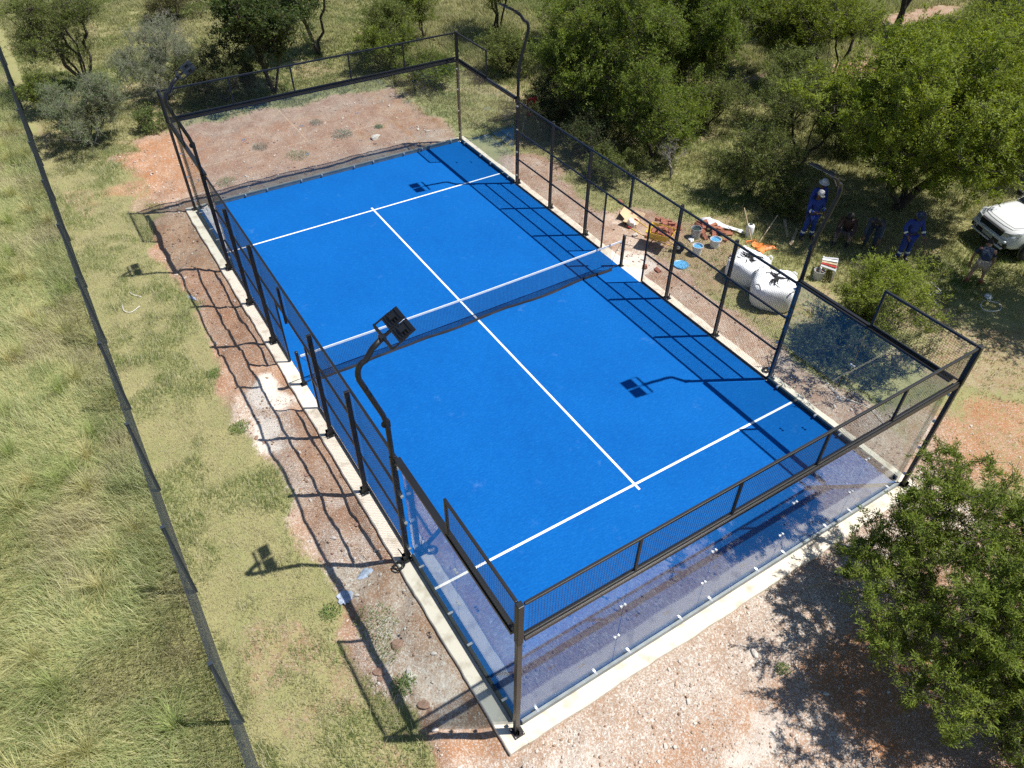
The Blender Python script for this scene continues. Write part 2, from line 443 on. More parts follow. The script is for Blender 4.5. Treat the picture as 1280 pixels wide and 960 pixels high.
def axis_lines(lo, hi, step, far):
    a = list(np.arange(lo, hi + 1e-6, step)); s = step
    v = hi; up = []
    while v < far: s *= 1.13; v += s; up.append(v)
    v = lo; s = step; dn = []
    while v > -far: s *= 1.13; v -= s; dn.append(v)
    return np.array(dn[::-1] + a + up)
gx = axis_lines(-9.6, 10.2, .085, 320); gy = axis_lines(-15.2, 16.5, .09, 320)
GX, GY = np.meshgrid(gx, gy)
d, g, o = zones(GX, GY)
GZ = gz(GX, GY)
nx, ny = len(gx), len(gy)
ii = (np.arange(ny - 1)[:, None] * nx + np.arange(nx - 1)[None, :]).ravel()
quads = np.stack([ii, ii + 1, ii + nx + 1, ii + nx], 1)
def lime(x, y):
    xx = x + (fbm(x, y, .6, 71) - .5) * .7; yy = y + (fbm(x, y, .6, 72) - .5) * .8
    e = lambda cx, cy, rx, ry: 1 - sstep(.45, 1.2, np.hypot((xx - cx) / rx, (yy - cy) / ry))
    m = np.maximum.reduce([e(-5.95, .2, .55, .95), .75 * e(-6.45, -1.2, .35, .9), .55 * e(-6.6, -2.9, .3, .6), .5 * e(-5.75, -3.9, .25, .35), .9 * e(5.75, -.15, .45, .9), .5 * e(6.6, 2.0, .5, .3),
                           .6 * e(-1.9, -12.4, 1.3, .5), .5 * e(-4.6, -11.2, 1.2, .5), .45 * e(-.4, -11.3, 1.0, .45), .45 * e(-5.85, -8.6, .6, 1.1), .35 * e(6.3, -9.2, .8, .8)])
    return np.clip(m, 0, 1)
me = np_mesh('ground', np.stack([GX.ravel(), GY.ravel(), GZ.ravel()], 1), quads, None, np.stack([d.ravel(), g.ravel(), o.ravel()], 1), True)
la = me.attributes.new('lime', 'FLOAT', 'POINT'); la.data.foreach_set('value', lime(GX, GY).ravel().astype(np.float32))
tag(link_mesh('ground', me, M['ground']), kind='structure')

# ------------------------------------------------------------------ court floor
def sheet(name, rects, z, m):
    b = MB()
    for x0, y0, x1, y1 in rects:
        b.add([(x0, y0, z), (x1, y0, z), (x1, y1, z), (x0, y1, z)], [(0, 1, 2, 3)])
    return tag(b.build(name, m), kind='structure')
MB_t = MB().box((0, 0, -.05), (10.02, 20.02, .1))
tag(MB_t.build('court_turf', M['turf']), kind='structure')
lw = .028
sheet('court_lines', [(-5, -6.95 - lw, 5, -6.95 + lw), (-5, 6.95 - lw, 5, 6.95 + lw)], .004, M['white'])
sheet('court_centre_line', [(-lw, -7.12, lw, -6.95 - lw - .002), (-lw, -6.95 + lw + .002, lw, 6.95 - lw - .002), (-lw, 6.95 + lw + .002, lw, 7.12)], .005, M['white'])

def kerb(name, along, fixed_in, fixed_out, a0, a1, m, seed):
    """concrete beam with a slightly ragged outer edge; along = 'x' or 'y'"""
    n = int((a1 - a0) / .12)
    t = np.linspace(a0, a1, n)
    r = np.random.RandomState(seed)
    jag = (vnoise(t, t * 0 + seed, .35, seed) - .5) * .035 + (r.rand(n) - .5) * .010
    sg = 1 if fixed_out > fixed_in else -1
    secs = []
    for i, a in enumerate(t):
        e = fixed_out + sg * jag[i]
        pr = [(fixed_in, -.28), (fixed_in, -.006), (e - sg * .015, -.006 + (r.rand() - .5) * .004), (e, -.022), (e + sg * .012, -.28)]
        secs.append([((p, a, z) if along == 'y' else (a, p, z)) for p, z in pr])
    tag(MB().loft(secs).build(name, m), kind='structure')
kerb('concrete_kerb', 'y', -5.012, -5.37, -10.36, 10.36, M['concrete'], 1)
kerb('concrete_kerb', 'y', 5.012, 5.37, -10.36, 10.36, M['concrete'], 2)
kerb('concrete_kerb', 'x', -10.012, -10.36, -5.008, 5.008, M['concrete'], 3)
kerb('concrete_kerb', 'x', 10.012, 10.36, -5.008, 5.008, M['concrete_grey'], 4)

# ------------------------------------------------------------------ enclosure
def wire_panel(c0, c1, z0, z1, pitch=.05, t=.0034):
    """welded mesh in the vertical plane through c0-c1 (xy points)"""
    b = MB(); c0 = Vector((*c0, 0)); c1 = Vector((*c1, 0)); d = c1 - c0; L = d.length; d.normalize()
    k = int(round(L / pitch))
    for i in range(1, k):
        p = c0 + d * (L * i / k)
        b.bar(p + Vector((0, 0, z0)), p + Vector((0, 0, z1)), t, t)
    k = int(round((z1 - z0) / pitch))
    for i in range(1, k):
        z = z0 + (z1 - z0) * i / k
        n = Vector((-d.y, d.x, 0)) * t
        b.bar(c0 + Vector((0, 0, z)) + n, c1 + Vector((0, 0, z)) + n, t, t)
    return b

def shoe(b, x, y, sx, sy):
    """base plate with gussets and bolts on the outer side"""
    b.box((x + sx * .03, y + sy * .03, .004), (.20, .20, .012))
    b.box((x + sx * .075, y + .045 * (1 if sx else 0) + sy * .075, .09), (.06 if sx else .008, .008 if sx else .06, .16))
    b.box((x + sx * .075, y - .045 * (1 if sx else 0) + sy * .075, .09), (.06 if sx else .008, .008 if sx else .06, .16))
def bolts(b, x, y):
    for dx in (-.075, .075):
        for dy in (-.075, .075):
            b.lathe([(.012, 0), (.012, .018), (.006, .026)], (x + dx, y + dy, .01), 6)

_shared = {}
def piece(name, key, make, m, loc, parent, rz=0.0):
    if key not in _shared:
        _shared[key] = make().mesh(name); _shared[key].materials.append(M[m])
    o = link_mesh(name, _shared[key], None, parent); o.location = loc; o.rotation_euler = (0, 0, rz)
    return o
def base_bolts(x, y, parent):
    for dx in (-.075, .075):
        for dy in (-.075, .075):
            piece('bolt', 'bolt', lambda: MB().lathe([(.014, 0), (.014, .018), (.006, .028)], (0, 0, 0), 6), 'galv', (x + dx, y + dy, .01), parent)
def foot_clamp(x, y, sx, sy, parent):
    piece('clamp', 'foot', lambda: MB().box((0, .022, .012), (.045, .075, .06)).box((0, -.02, .012), (.045, .04, .05)), 'clamp', (x, y, .085), parent, math.atan2(sy, sx) - R(90))
CP = 5.085      # outer frame line (x);  10.085 in y
def end_wall(sy, label):
    Y = sy * 10.0
    t = thing('glass_end_wall', label, 'glass wall', (0, Y, 0))
    o = sy * .085
    for i in range(5):                                   # panes, 2 m x 3 m
        x0 = -5 + 2 * i
        p = MB().box((x0 + 1, 0, 1.535), (1.988, .012, 2.93)).build('glass_pane', M['glass'], t)
        for dx in (-.62, .62): foot_clamp(x0 + 1 + dx, 0, 0, sy, p)
    for i in range(1, 5):
        x = -5 + 2 * i
        for z in (1.0, 2.0):
            piece('joint_clamp', 'joint', lambda: MB().box((-.04, 0, 0), (.035, .04, .03)).box((.04, 0, 0), (.035, .04, .03)).box((0, 0, 0), (.10, .012, .012)), 'clamp', (x, 0, z), t)
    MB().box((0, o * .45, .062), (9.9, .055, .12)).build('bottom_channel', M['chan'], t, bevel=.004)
    b = MB().box((0, o, 3.045), (10.0, .075, .075)); b.box((0, o * .25, 3.03), (10.0, .05, .05)); b.box((0, o * 1.25, 3.10), (10.0, .03, .03))
    b.build('top_beam', M['beam'], t, bevel=.004)
    b = MB().box((0, o, 3.975), (10.02, .045, .05)); b.box((0, o, 3.145), (10.02, .035, .035))
    b.build('mesh_rail', M['black'], t, bevel=.004)
    for x in (-3, -1, 1, 3):
        MB().box((x, o, 3.56), (.05, .04, .78)).build('mesh_post', M['black'], t, bevel=.003)
    xs = [-5, -3, -1, 1, 3, 5]
    for i in range(5):
        wire_panel((xs[i] + .03, o), (xs[i + 1] - .03, o), 3.16, 3.95).build('mesh_panel', M['wire'], t)
    for sx in (-1, 1):
        b = MB().box((sx * CP, o, 1.5), (.085, .085, 3.0)); shoe(b, sx * CP, o, 0, sy)
        c = b.build('corner_post', M['post_grey'], t, bevel=.006)
        MB().box((sx * CP, o, 3.52), (.105, .105, 1.0)).build('post_head', M['black'], c, bevel=.012)
        base_bolts(sx * CP, o + sy * .03, c)
        for z in (.35, 1.2, 2.0, 2.75):
            piece('clamp', 'corner', lambda: MB().box((0, 0, 0), (.06, .05, .035)), 'clamp', (sx * (CP - .06), o - sy * .055, z), c)
    return t
end_wall(-1, 'long glass end wall with black mesh top, nearest the camera, beside a leafy tree')
end_wall(1, 'long glass end wall with black mesh top, facing the stony red dirt and weeds')

def side_glass(sx, sy, label):
    t = thing('side_glass_wall', label, 'glass wall', (sx * 5.0, sy * 8.0, 0))
    o = sx * .085
    for i in (-1, 1):
        p = MB().box((0, i * .97, 1.535), (.012, 1.928, 2.93)).build('glass_pane', M['glass'], t)
        for dy in (-.6, .6): foot_clamp(0, i * .97 + dy, sx, 0, p)
    for z in (1.0, 2.0):
        piece('joint_clamp', 'joint', None, 'clamp', (0, 0, z), t, R(90))
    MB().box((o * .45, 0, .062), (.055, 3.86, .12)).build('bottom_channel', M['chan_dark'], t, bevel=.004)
    b = MB().box((o, 0, 3.045), (.075, 3.86, .075)); b.box((o * .25, 0, 3.03), (.05, 3.86, .05))
    b.build('top_beam', M['beam'], t, bevel=.004)
    y0, y1 = sy * .0, sy * 2.03
    b = MB().box((o, (y0 + y1) / 2, 3.975), (.045, 2.0, .05)); b.box((o, (y0 + y1) / 2, 3.11), (.035, 2.0, .035))
    b.build('mesh_rail', M['black'], t, bevel=.004)
    MB().box((o, y0, 3.54), (.045, .05, .92)).build('mesh_post', M['black'], t, bevel=.003)
    wire_panel((o, min(y0, y1) + .03), (o, max(y0, y1) - .03), 3.13, 3.95).build('mesh_panel', M['wire'], t)
    return t
side_glass(-1, -1, 'two pane side glass wall between the white service line and the nearest corner post')
side_glass(1, -1, 'two pane side glass wall in front of the bushes at the right court corner')
side_glass(-1, 1, 'two pane side glass wall at the far left corner of the court, beside orange soil')
side_glass(1, 1, 'two pane side glass wall at the far right corner, before dark trees')

def side_fence(sx, label):
    X = sx * 5.05
    t = thing('mesh_side_fence', label, 'fence', (X, 0, 0))
    o = sx * .07
    for y in (-4, -2, 2, 4):
        b = MB().box((o + sx * .02, y, 1.5), (.10, .055, 3.04)); shoe(b, o + sx * .02, y, sx, 0)
        p = b.build('post', M['black'], t, bevel=.004)
        base_bolts(o + sx * .05, y, p)
        for z in (.10, .18, 2.0, 2.95): piece('bolt', 'sidebolt%d' % sx, lambda: MB().lathe([(.013, 0), (.013, .014)], (0, 0, 0), 6, Matrix.Rotation(sx * R(90), 3, 'Y')), 'galv', (o + sx * .07, y, z), p)
    for y in (-1, 1):
        MB().box((0, y, .99), (.045, .045, 1.93)).build('door_post', M['black'], t, bevel=.003)
    MB().box((o, 0, 2.48), (.06, .055, 1.02)).build('post_stub', M['black'], t, bevel=.003)
    for z, h in ((1.98, .045), (2.985, .05)):
        MB().box((0, 0, z), (.045, 12.02, h)).build('rail', M['black'], t, bevel=.003)
    for s in (-1, 1):
        for z in (.03, .99):
            MB().box((0, s * 3.515, z), (.04, 4.98, .045)).build('rail', M['black'], t, bevel=.003)
        for (a, c) in ((1.03, 2), (2, 4), (4, 6.0)):
            for z0, z1 in ((.055, .965), (1.015, 1.955)):
                wire_panel((0, s * a + .0), (0, s * c), z0, z1).build('mesh_panel', M['wire'], t)
        for (a, c) in ((0, 2), (2, 4), (4, 6.0)):
            wire_panel((0, s * a), (0, s * c), 2.005, 2.96).build('mesh_panel', M['wire'], t)
    return t
side_fence(-1, 'long black mesh side fence with a door gap, along the lumpy red brown trench')
side_fence(1, 'long black mesh side fence with door gap, in front of the bulk bags')

def light_pole(sx, sy, label):
    x, y = sx * 5.125, sy * 6.035
    t = thing('floodlight_pole', label, 'floodlight', (x, y, 0), 0 if sx < 0 else math.pi, 'bent floodlight poles at the court sides')
    # local frame: +x points into the court
    b = MB().box((0, 0, 1.55), (.105, .07, 3.1)); shoe(b, 0, 0, -1, 0); b.box((.03, 0, 2.98), (.12, .09, .12))
    p = b.build('post', M['black'], t, bevel=.005)
    base_bolts(-.03, 0, p)
    for z in (.35, 1.2, 2.0, 2.8): piece('clamp', 'corner', None, 'clamp', (.05, .05 if (sx * sy < 0) == (sx < 0) else -.05, z), p)
    pts = [(0, 0, 3.0), (0, 0, 3.55), (.0, 0, 3.88), (-.05, 0, 4.15), (-.34, 0, 5.08)]
    for k in range(1, 7):                                    # swept bend
        a = R(15 * k)
        pts.append((-.34 - .05 * math.sin(a) + .20 * (1 - math.cos(a)) , 0, 5.08 + .34 * math.sin(a) * .95))
    pts += [(-.06, 0, 5.58), (.13, 0, 5.715)]
    q = MB().tube(pts, .048, 10).build('pole', M['black'], t, smooth=True)
    k = MB().lathe([(.075, -.02), (.08, 0), (.075, .02)], (-.03, 0, 3.93), 12, Matrix.Rotation(R(90), 3, 'X')); k.box((0, 0, 3.93), (.09, .08, .14))
    k.build('hinge_plate', M['black'], q)
    h = MB().bar((.14, -.31, 5.725), (.14, .31, 5.725), .045, .035)
    h.box((.13, 0, 5.72), (.10, .10, .06))
    h.build('crossbar', M['black'], t)
    TL = R(-27); ca, sa = math.cos(TL), -math.sin(TL)
    def at(u, w): return (.14 + u * ca - w * sa, 5.725 + u * sa + w * ca)
    for s in (-1, 1):
        y0 = s * .175
        px, pz = at(.30, 0)
        f = MB().box((px, y0, pz), (.31, .30, .035), 0, 0, TL)
        for j in range(5):
            qx, qz = at(.20 + .05 * j, .022); f.box((qx, y0, qz), (.012, .27, .03), 0, 0, TL)
        qx, qz = at(.30, .03); f.box((qx, y0, qz), (.10, .12, .05), 0, 0, TL)
        fo = f.build('floodlight', M['black'], t)
        qx, qz = at(.30, -.02); MB().box((qx, y0, qz), (.25, .24, .008), 0, 0, TL).build('lens', M['lampglass'], fo)
        yk = MB()
        for e in (-.156, .156):
            q = at(.31, 0); yk.bar((.14, y0 + e, 5.725), (q[0], y0 + e, q[1]), .007, .035)
        yk.box((.135, y0, 5.747), (.03, .32, .007), 0, 0, TL)
        yk.build('yoke', M['black'], fo)
    return t
light_pole(-1, -1, 'bent floodlight pole standing against the blue turf, nearest of the four')
light_pole(-1, 1, 'bent floodlight pole with twin lamps at the far left corner, in front of grey shrubs')
light_pole(1, -1, 'bent floodlight pole rising in front of the workers in blue coveralls')
light_pole(1, 1, 'bent floodlight pole at the far right, in front of the big dark trees')

# cable coils at pole feet
def coil(x, y, z, label, seed, r0=.11):
    r = random.Random(seed); b = MB()
    pts = []
    for i in range(90):
        a = i / 90 * 2 * math.pi * 3.3
        rr = r0 + r.uniform(-.015, .015) + .02 * math.sin(a * .6)
        pts.append((rr * math.cos(a), rr * math.sin(a) * .8, .015 + .012 * i / 30 + r.uniform(0, .008)))
    pts += [(r0 * 1.3, .02, .05), (r0 * 1.2, .12, .2), (r0 * .8, .16, .35)]
    b.tube(pts, .011, 6)
    o = b.build('cable_coil', M['rubber'], None, True); o.location = (x, y, z)
    tag(o, label, 'cable', 'coils of black cable at the floodlight feet')
coil(-5.36, -6.12, -.0, 'loose coil of black cable at the foot of the nearest floodlight pole', 1)
coil(5.30, -5.78, -.0, 'loose coil of black cable at the foot of the floodlight pole by the bulk bags', 2, .09)

# ------------------------------------------------------------------ net
t = thing('court_net', 'black net with white top tape stretched across the middle of the blue court', 'net', (0, 0, 0))
def sag(x): return .92 - .05 * (1 - (abs(x) / 5.0) ** 1.6)
b = MB(); n = 60
for i in range(n):
    xa, xb = -4.98 + 9.96 * i / n, -4.98 + 9.96 * (i + 1) / n
    for yo in (-.006, .006):
        pass
    b.add([(xa, -.008, sag(xa)), (xb, -.008, sag(xb)), (xb, -.008, sag(xb) - .058), (xa, -.008, sag(xa) - .058),
           (xa, .008, sag(xa)), (xb, .008, sag(xb)), (xb, .008, sag(xb) - .058), (xa, .008, sag(xa) - .058)],
          [(0, 1, 2, 3), (7, 6, 5, 4), (4, 5, 1, 0), (3, 2, 6, 7)])
b.build('top_tape', M['tape'], t)
b = MB(); W = 4.62; pitch = .043
nz_ = 20
def slack(x, k): return .03 * math.sin(x * 2.1) * k + .05 * k * (vnoise(np.array([x]), np.array([3.]), .5, 4)[0] - .5)
nxs = int(2 * W / pitch)
for i in range(nxs + 1):
    x = -W + 2 * W * i / nxs; zt = sag(x) - .055
    pts = [(x, 0, zt), (x, slack(x, .5), zt * .5), (x, slack(x, 1), .03)]
    for a, c in zip(pts[:-1], pts[1:]): b.bar(a, c, .004, .004)
for j in range(nz_):
    k = j / nz_
    xs = np.linspace(-W, W, 41)
    pp = [(x, slack(x, k), (sag(x) - .055) * (1 - k) + .03 * k) for x in xs]
    for a, c in zip(pp[:-1], pp[1:]): b.bar(a, c, .004, .004)
b.build('net_mesh', M['netcord'], t)
b = MB()                                                     # bottom hem that lies bunched on the turf
xs = np.linspace(-W - .05, W + .05, 150)
secs = []
for x in xs:
    w_ = .035 + .035 * vnoise(np.array([x]), np.array([1.]), .35, 6)[0]; hh = .025 + .03 * vnoise(np.array([x]), np.array([2.]), .3, 7)[0]
    c = slack(x, 1) - .01
    secs.append([(x, c - w_, .006), (x, c - w_ * .6, hh), (x, c + w_ * .3, hh * .8), (x, c + w_ * .8, .006)])
b.loft(secs).build('bottom_hem', M['netcord'], t)
for s in (-1, 1):
    b = MB().box((s * 5.06, 0, .52), (.075, .075, 1.04)); b.box((s * 5.06, 0, .006), (.16, .16, .012)); b.lathe([(.045, 1.04), (.045, 1.06), (.02, 1.075)], (s * 5.06, 0, 0), 10)
    p = b.build('net_post', M['black'], t, bevel=.006)
    k = MB().tube([(s * 5.02, 0, .9), (s * 4.8, 0, .6), (s * 4.66, .0, .12), (s * 4.63, .03, .03)], .006, 6); k.tube([(s * 5.02, 0, .05), (s * 4.8, .02, .06), (s * 4.6, 0, .03)], .012, 6)
    k.build('tie_rope', M['netcord'], p)

# ------------------------------------------------------------------ boundary fence on the left
FX = -8.97
t = thing('boundary_fence', 'long charcoal steel mesh fence between tall grass and the mown strip', 'fence', (FX, 0, 0))
post = None; pan = None
for k in range(-4, 22):
    y = -1.52 + 2.97 * k
    z0 = gz1(FX, y)
    if post is None:
        b = MB().box((0, 0, 1.02), (.07, .06, 2.16)); b.box((0, 0, 2.105), (.08, .07, .02))
        post = b.build('fence_post', M['fence'], t); po = post
        b = MB(); L = 2.9
        for i in range(42):
            z = .03 + i * .05; b.bar((0, .03, z), (0, .03 + L, z), .0026, .0026)
        for i in range(39):
            b.bar((.005, .03 + L * i / 38, .02), (.005, .03 + L * i / 38, 2.09), .0026, .0026)
        for z in (.5, 1.05, 1.6):
            b.bar((.0, .03, z), (0, .03 + L, z), .006, .008)
        b.bar((0, .03, 2.085), (0, .03 + L, 2.085), .006, .006)
        pan = b.build('fence_panel', M['fence'], t); pa = pan
    else:
        po = post.copy(); COL.objects.link(po); po.parent = t
        pa = pan.copy(); COL.objects.link(pa); pa.parent = t
    po.location = (0, y, z0); pa.location = (0, y, z0)
# ------------------------------------------------------------------ trees
def seg_tubes(P0, P1, R0, R1, n=5):
    """many tapered prisms at once"""
    d = P1 - P0; L = np.linalg.norm(d, axis=1, keepdims=True) + 1e-9; d = d / L
    ref = np.where(np.abs(d[:, 2:3]) > .9, np.array([[1., 0, 0]]), np.array([[0, 0, 1.]]))
    s = np.cross(d, ref); s /= np.linalg.norm(s, axis=1, keepdims=True); u = np.cross(s, d)
    vs = []
    for P, Rr in ((P0, R0), (P1, R1)):
        for k in range(n):
            a = 2 * math.pi * k / n
            vs.append(P + (s * math.cos(a) + u * math.sin(a)) * Rr[:, None])
    m = len(P0)
    V = np.stack(vs, 1).reshape(-1, 3)
    base = (np.arange(m) * 2 * n)[:, None]
    Q = []
    for k in range(n):
        Q.append(np.concatenate([base + k, base + (k + 1) % n, base + n + (k + 1) % n, base + n + k], 1))
    return V, np.concatenate(Q, 0)

def leaf_cards(P, nrm, axis, L, W, col):
    """rhombus leaves, slightly folded"""
    n = len(P)
    side = np.cross(nrm, axis); side /= np.linalg.norm(side, axis=1, keepdims=True) + 1e-9
    L = L[:, None]; W = W[:, None]
    v = np.stack([P, P + axis * L * .5 + side * W * .5 + nrm * W * .15, P + axis * L, P + axis * L * .5 - side * W * .5 + nrm * W * .15], 1).reshape(-1, 3)
    q = np.arange(n * 4).reshape(n, 4)
    return v, q, np.repeat(col, 4, 0)

def unit(r, n):
    v = r.normal(size=(n, 3)); return v / np.linalg.norm(v, axis=1, keepdims=True)

def make_plant(name, label, cat, x, y, H, Rad, seed, base=.25, nstem=2, lumps=9, tips=220, lpt=90, spread=.22, LW=(.10, .035), cols=((.07, .10, .018), (.13, .17, .035)),
               bark='bark', trunk=.10, up=.35, group=None, lumpr=.42, lean=(0, 0), thin=1.0, dead=0.0, oval=1.0, leafjit=.5):
    r = np.random.RandomState(seed)
    LW = (LW[0] * .88, LW[1] * .72); lpt = lpt * 1.4              # fine feathery leaflets
    z0 = gz1(x, y) - .03
    root = thing(name, label, cat, (x, y, z0), 0, group)
    zb = H * base; zc = (H + zb) / 2; hz = (H - zb) / 2
    # clumps of the crown
    C = []; CR = []
    for k in range(lumps):
        for _ in range(40):
            dvec = unit(r, 1)[0] * (r.rand() ** .45) * .72
            c = np.array([dvec[0] * Rad, dvec[1] * Rad * oval, zc + dvec[2] * hz]) + np.array([lean[0], lean[1], 0])
            if all(np.linalg.norm(c - q) > .33 * Rad for q in C) : break
        C.append(c); CR.append(Rad * lumpr * r.uniform(.7, 1.2))
    C = np.array(C); CR = np.array(CR)
    # skeleton nodes
    nodes = [np.zeros(3)]; par = [-1]
    stems = []
    ang0 = r.rand() * 6.28
    for s in range(nstem):
        a = ang0 + s * 6.28 / nstem + r.normal() * .4
        tgt = np.array([math.cos(a) * Rad * .35 * (nstem > 1) + lean[0] * .6, math.sin(a) * Rad * .35 * (nstem > 1) + lean[1] * .6, zb + hz * .7])
        prev = 0
        for i in range(1, 6):
            f = i / 5
            p = tgt * np.array([f ** 1.1, f ** 1.1, f]) + r.normal(size=3) * .05 * H * .3 * (i < 5)
            p[2] = max(p[2], .05)
            nodes.append(p); par.append(prev); prev = len(nodes) - 1
    def connect(p, lo, jit):
        A = np.array(nodes)
        dd = np.linalg.norm(A[lo:] - p, axis=1) + .35 * np.maximum(0, A[lo:, 2] - p[2])
        k = int(np.argmin(dd)) + lo
        q = A[k]
        for f in (.4, .75):
            mid = q + (p - q) * f + r.normal(size=3) * jit * np.linalg.norm(p - q) + np.array([0, 0, -.05 * np.linalg.norm(p - q)])
            nodes.append(mid); par.append(k); k = len(nodes) - 1
        nodes.append(p); par.append(k)
    for c in sorted(C.tolist(), key=lambda c: np.hypot(c[0], c[1])):
        connect(np.array(c), 2, .10)
    lo = 1
    T = []
    for i in range(tips):
        k = r.randint(lumps)
        dv = unit(r, 1)[0]; dv[2] = dv[2] * .75 + up * .6
        p = C[k] + dv * CR[k] * (r.rand() ** .4)
        p[2] = max(p[2], .12 * H * min(1, base * 4) + .05)
        T.append(p)
    T = np.array(T)
    order = np.argsort(np.linalg.norm(T - np.array([0, 0, zb]), axis=1))
    tipnode = []
    for i in order:
        connect(T[i], lo, .12); tipnode.append(len(nodes) - 1)
    Nn = np.array(nodes); Pa = np.array(par)
    cnt = np.zeros(len(Nn))
    for i in tipnode:
        cnt[i] += 1
    for i in range(len(Nn) - 1, 0, -1):
        cnt[Pa[i]] += cnt[i]
    rad = trunk * np.sqrt(np.maximum(cnt, .6) / cnt[0]) ** 1.05
    rad = np.maximum(rad, .006)
    e = np.arange(1, len(Nn)); r0 = np.minimum(rad[Pa[e]], rad[e] * 1.35)
    V, Q = seg_tubes(Nn[Pa[e]], Nn[e], r0, rad[e])
    me = np_mesh('trunk', V, Q, None, None, True)
    link_mesh('trunk', me, M[bark], root)
    # leaves
    tp = Nn[tipnode]; tdir = tp - Nn[Pa[tipnode]]; tdir /= np.linalg.norm(tdir, axis=1, keepdims=True) + 1e-9
    nl = np.maximum(3, (lpt * r.uniform(.35, 1.4, len(tp)) * thin).astype(int))
    if dead < 1:
        # every branch end carries a few side twigs; the leaves sit along them in sprays
        K = 5; m = len(tp) * K
        sd_ = np.repeat(tdir, K, 0) * .55 + unit(r, m) * .95 + np.array([0, 0, .30]); sd_ /= np.linalg.norm(sd_, axis=1, keepdims=True)
        sl_ = spread * r.uniform(1.1, 2.6, m)[:, None]
        st_ = np.repeat(tp - tdir * spread * .7, K, 0) + r.normal(size=(m, 3)) * spread * .18
        en_ = st_ + sd_ * sl_
        V2, Q2 = seg_tubes(st_, en_, np.full(m, .006), np.full(m, .003), 3)
        link_mesh('twigs', np_mesh('twigs', V2, Q2), M[bark], root)
        nk = np.maximum(1, (np.repeat(nl, K) / K * r.uniform(.4, 1.6, m)).astype(int))
        tw = np.repeat(np.arange(m), nk); n = len(tw); idx = tw // K
        f_ = r.rand(n)[:, None] ** .8
        P = st_[tw] + sd_[tw] * sl_[tw] * f_ + r.normal(size=(n, 3)) * spread * .15
        P[:, 2] = np.maximum(P[:, 2], .03)
        nrm = unit(r, n) * .8 + np.array([0, 0, .75]); nrm /= np.linalg.norm(nrm, axis=1, keepdims=True)
        ax = unit(r, n) * .75 + sd_[tw] * .8 + np.array([0, 0, .1]); ax -= nrm * np.sum(ax * nrm, 1, keepdims=True); ax /= np.linalg.norm(ax, axis=1, keepdims=True) + 1e-9
        L = LW[0] * r.uniform(.6, 1.35, n); W = LW[1] * r.uniform(.7, 1.3, n)
        tt = np.clip(r.normal(.5, .3, m), 0, 1)[tw] * .45 + np.clip(r.normal(.5, .3, len(tp)), 0, 1)[idx] * .3 + r.rand(n) * .25
        c0 = np.array(cols[0]); c1 = np.array(cols[1])
        col = c0 + (c1 - c0) * tt[:, None]
        col *= r.uniform(.8, 1.2, (n, 1))
        yel = r.rand(n) < .03
        col[yel] = np.array([.22, .19, .06]) * r.uniform(.7, 1.1, (yel.sum(), 1))
        v, qd, cc = leaf_cards(P, nrm, ax, L, W, col)
        link_mesh('crown', np_mesh('crown', v, qd, None, cc), M['leaf'], root)
    return root

ACA = ((.115, .170, .018), (.29, .345, .050))      # yellow-green acacia
ACD = ((.072, .115, .018), (.225, .285, .046))       # darker acacia
OLV = ((.080, .115, .026), (.205, .245, .062))      # olive
GRY = ((.125, .165, .08), (.26, .31, .16))     # grey-green shrub
DRK = ((.028, .052, .014), (.090, .130, .030))       # broadleaf dark
BRI = ((.140, .205, .022), (.33, .39, .06))     # bright young foliage

# foreground and right side
make_plant('acacia_tree', 'large leafy acacia in the right foreground, casting shade on the gravel', 'tree', 2.6, -13.15, 3.65, 3.0, 11, base=.08, nstem=3, lumps=24, tips=740, lpt=225, spread=.17, LW=(.075, .021), cols=((.072, .120, .018), (.25, .31, .048)), trunk=.11, lumpr=.31)
make_plant('acacia_bush', 'low leafy bush at the bottom right corner, in the shade of the big foreground acacia', 'bush', 1.75, -14.6, 1.5, 1.15, 29, base=.06, nstem=4, lumps=9, tips=170, lpt=90, spread=.15, LW=(.075, .021), cols=((.060, .100, .015), (.17, .225, .036)), trunk=.04)
make_plant('acacia_bush', 'bright green acacia bush just outside the glass at the right corner of the court', 'bush', 8.75, -6.25, 2.5, 1.85, 12, base=.18, nstem=5, lumps=11, tips=300, lpt=105, spread=.15, LW=(.075, .022), cols=BRI, trunk=.05, lumpr=.34)
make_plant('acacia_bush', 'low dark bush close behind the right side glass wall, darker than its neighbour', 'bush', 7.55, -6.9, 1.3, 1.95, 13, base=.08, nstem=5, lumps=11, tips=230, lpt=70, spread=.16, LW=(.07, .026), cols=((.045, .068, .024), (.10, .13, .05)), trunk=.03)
make_plant('acacia_tree', 'huge spreading acacia shading the workers and the white vehicle', 'tree', 15.2, -2.2, 5.9, 4.25, 14, base=.12, nstem=3, lumps=27, tips=950, lpt=150, spread=.27, LW=(.125, .042), cols=ACA, trunk=.2, lumpr=.33)
make_plant('acacia_tree', 'acacia crown at the right picture edge shading the man by the white vehicle', 'tree', 14.8, -8.4, 5.3, 2.7, 15, base=.38, nstem=2, lumps=14, tips=330, lpt=90, spread=.30, LW=(.12, .04), cols=ACA, trunk=.18)
make_plant('acacia_tree', 'bushy acacia at the upper right edge behind the huge spreading acacia', 'tree', 21.8, -.2, 5.0, 3.1, 16, base=.1, nstem=2, lumps=12, tips=300, lpt=100, spread=.3, LW=(.13, .042), cols=ACA, trunk=.14)
make_plant('acacia_tree', 'slender multi stemmed acacia with bare dark stems over pinkish soil', 'tree', 20.4, 5.2, 4.2, 2.7, 17, base=.38, nstem=5, lumps=10, tips=280, lpt=85, spread=.26, LW=(.12, .036), cols=ACA, trunk=.11, up=.6, lean=(.2, 1.4))
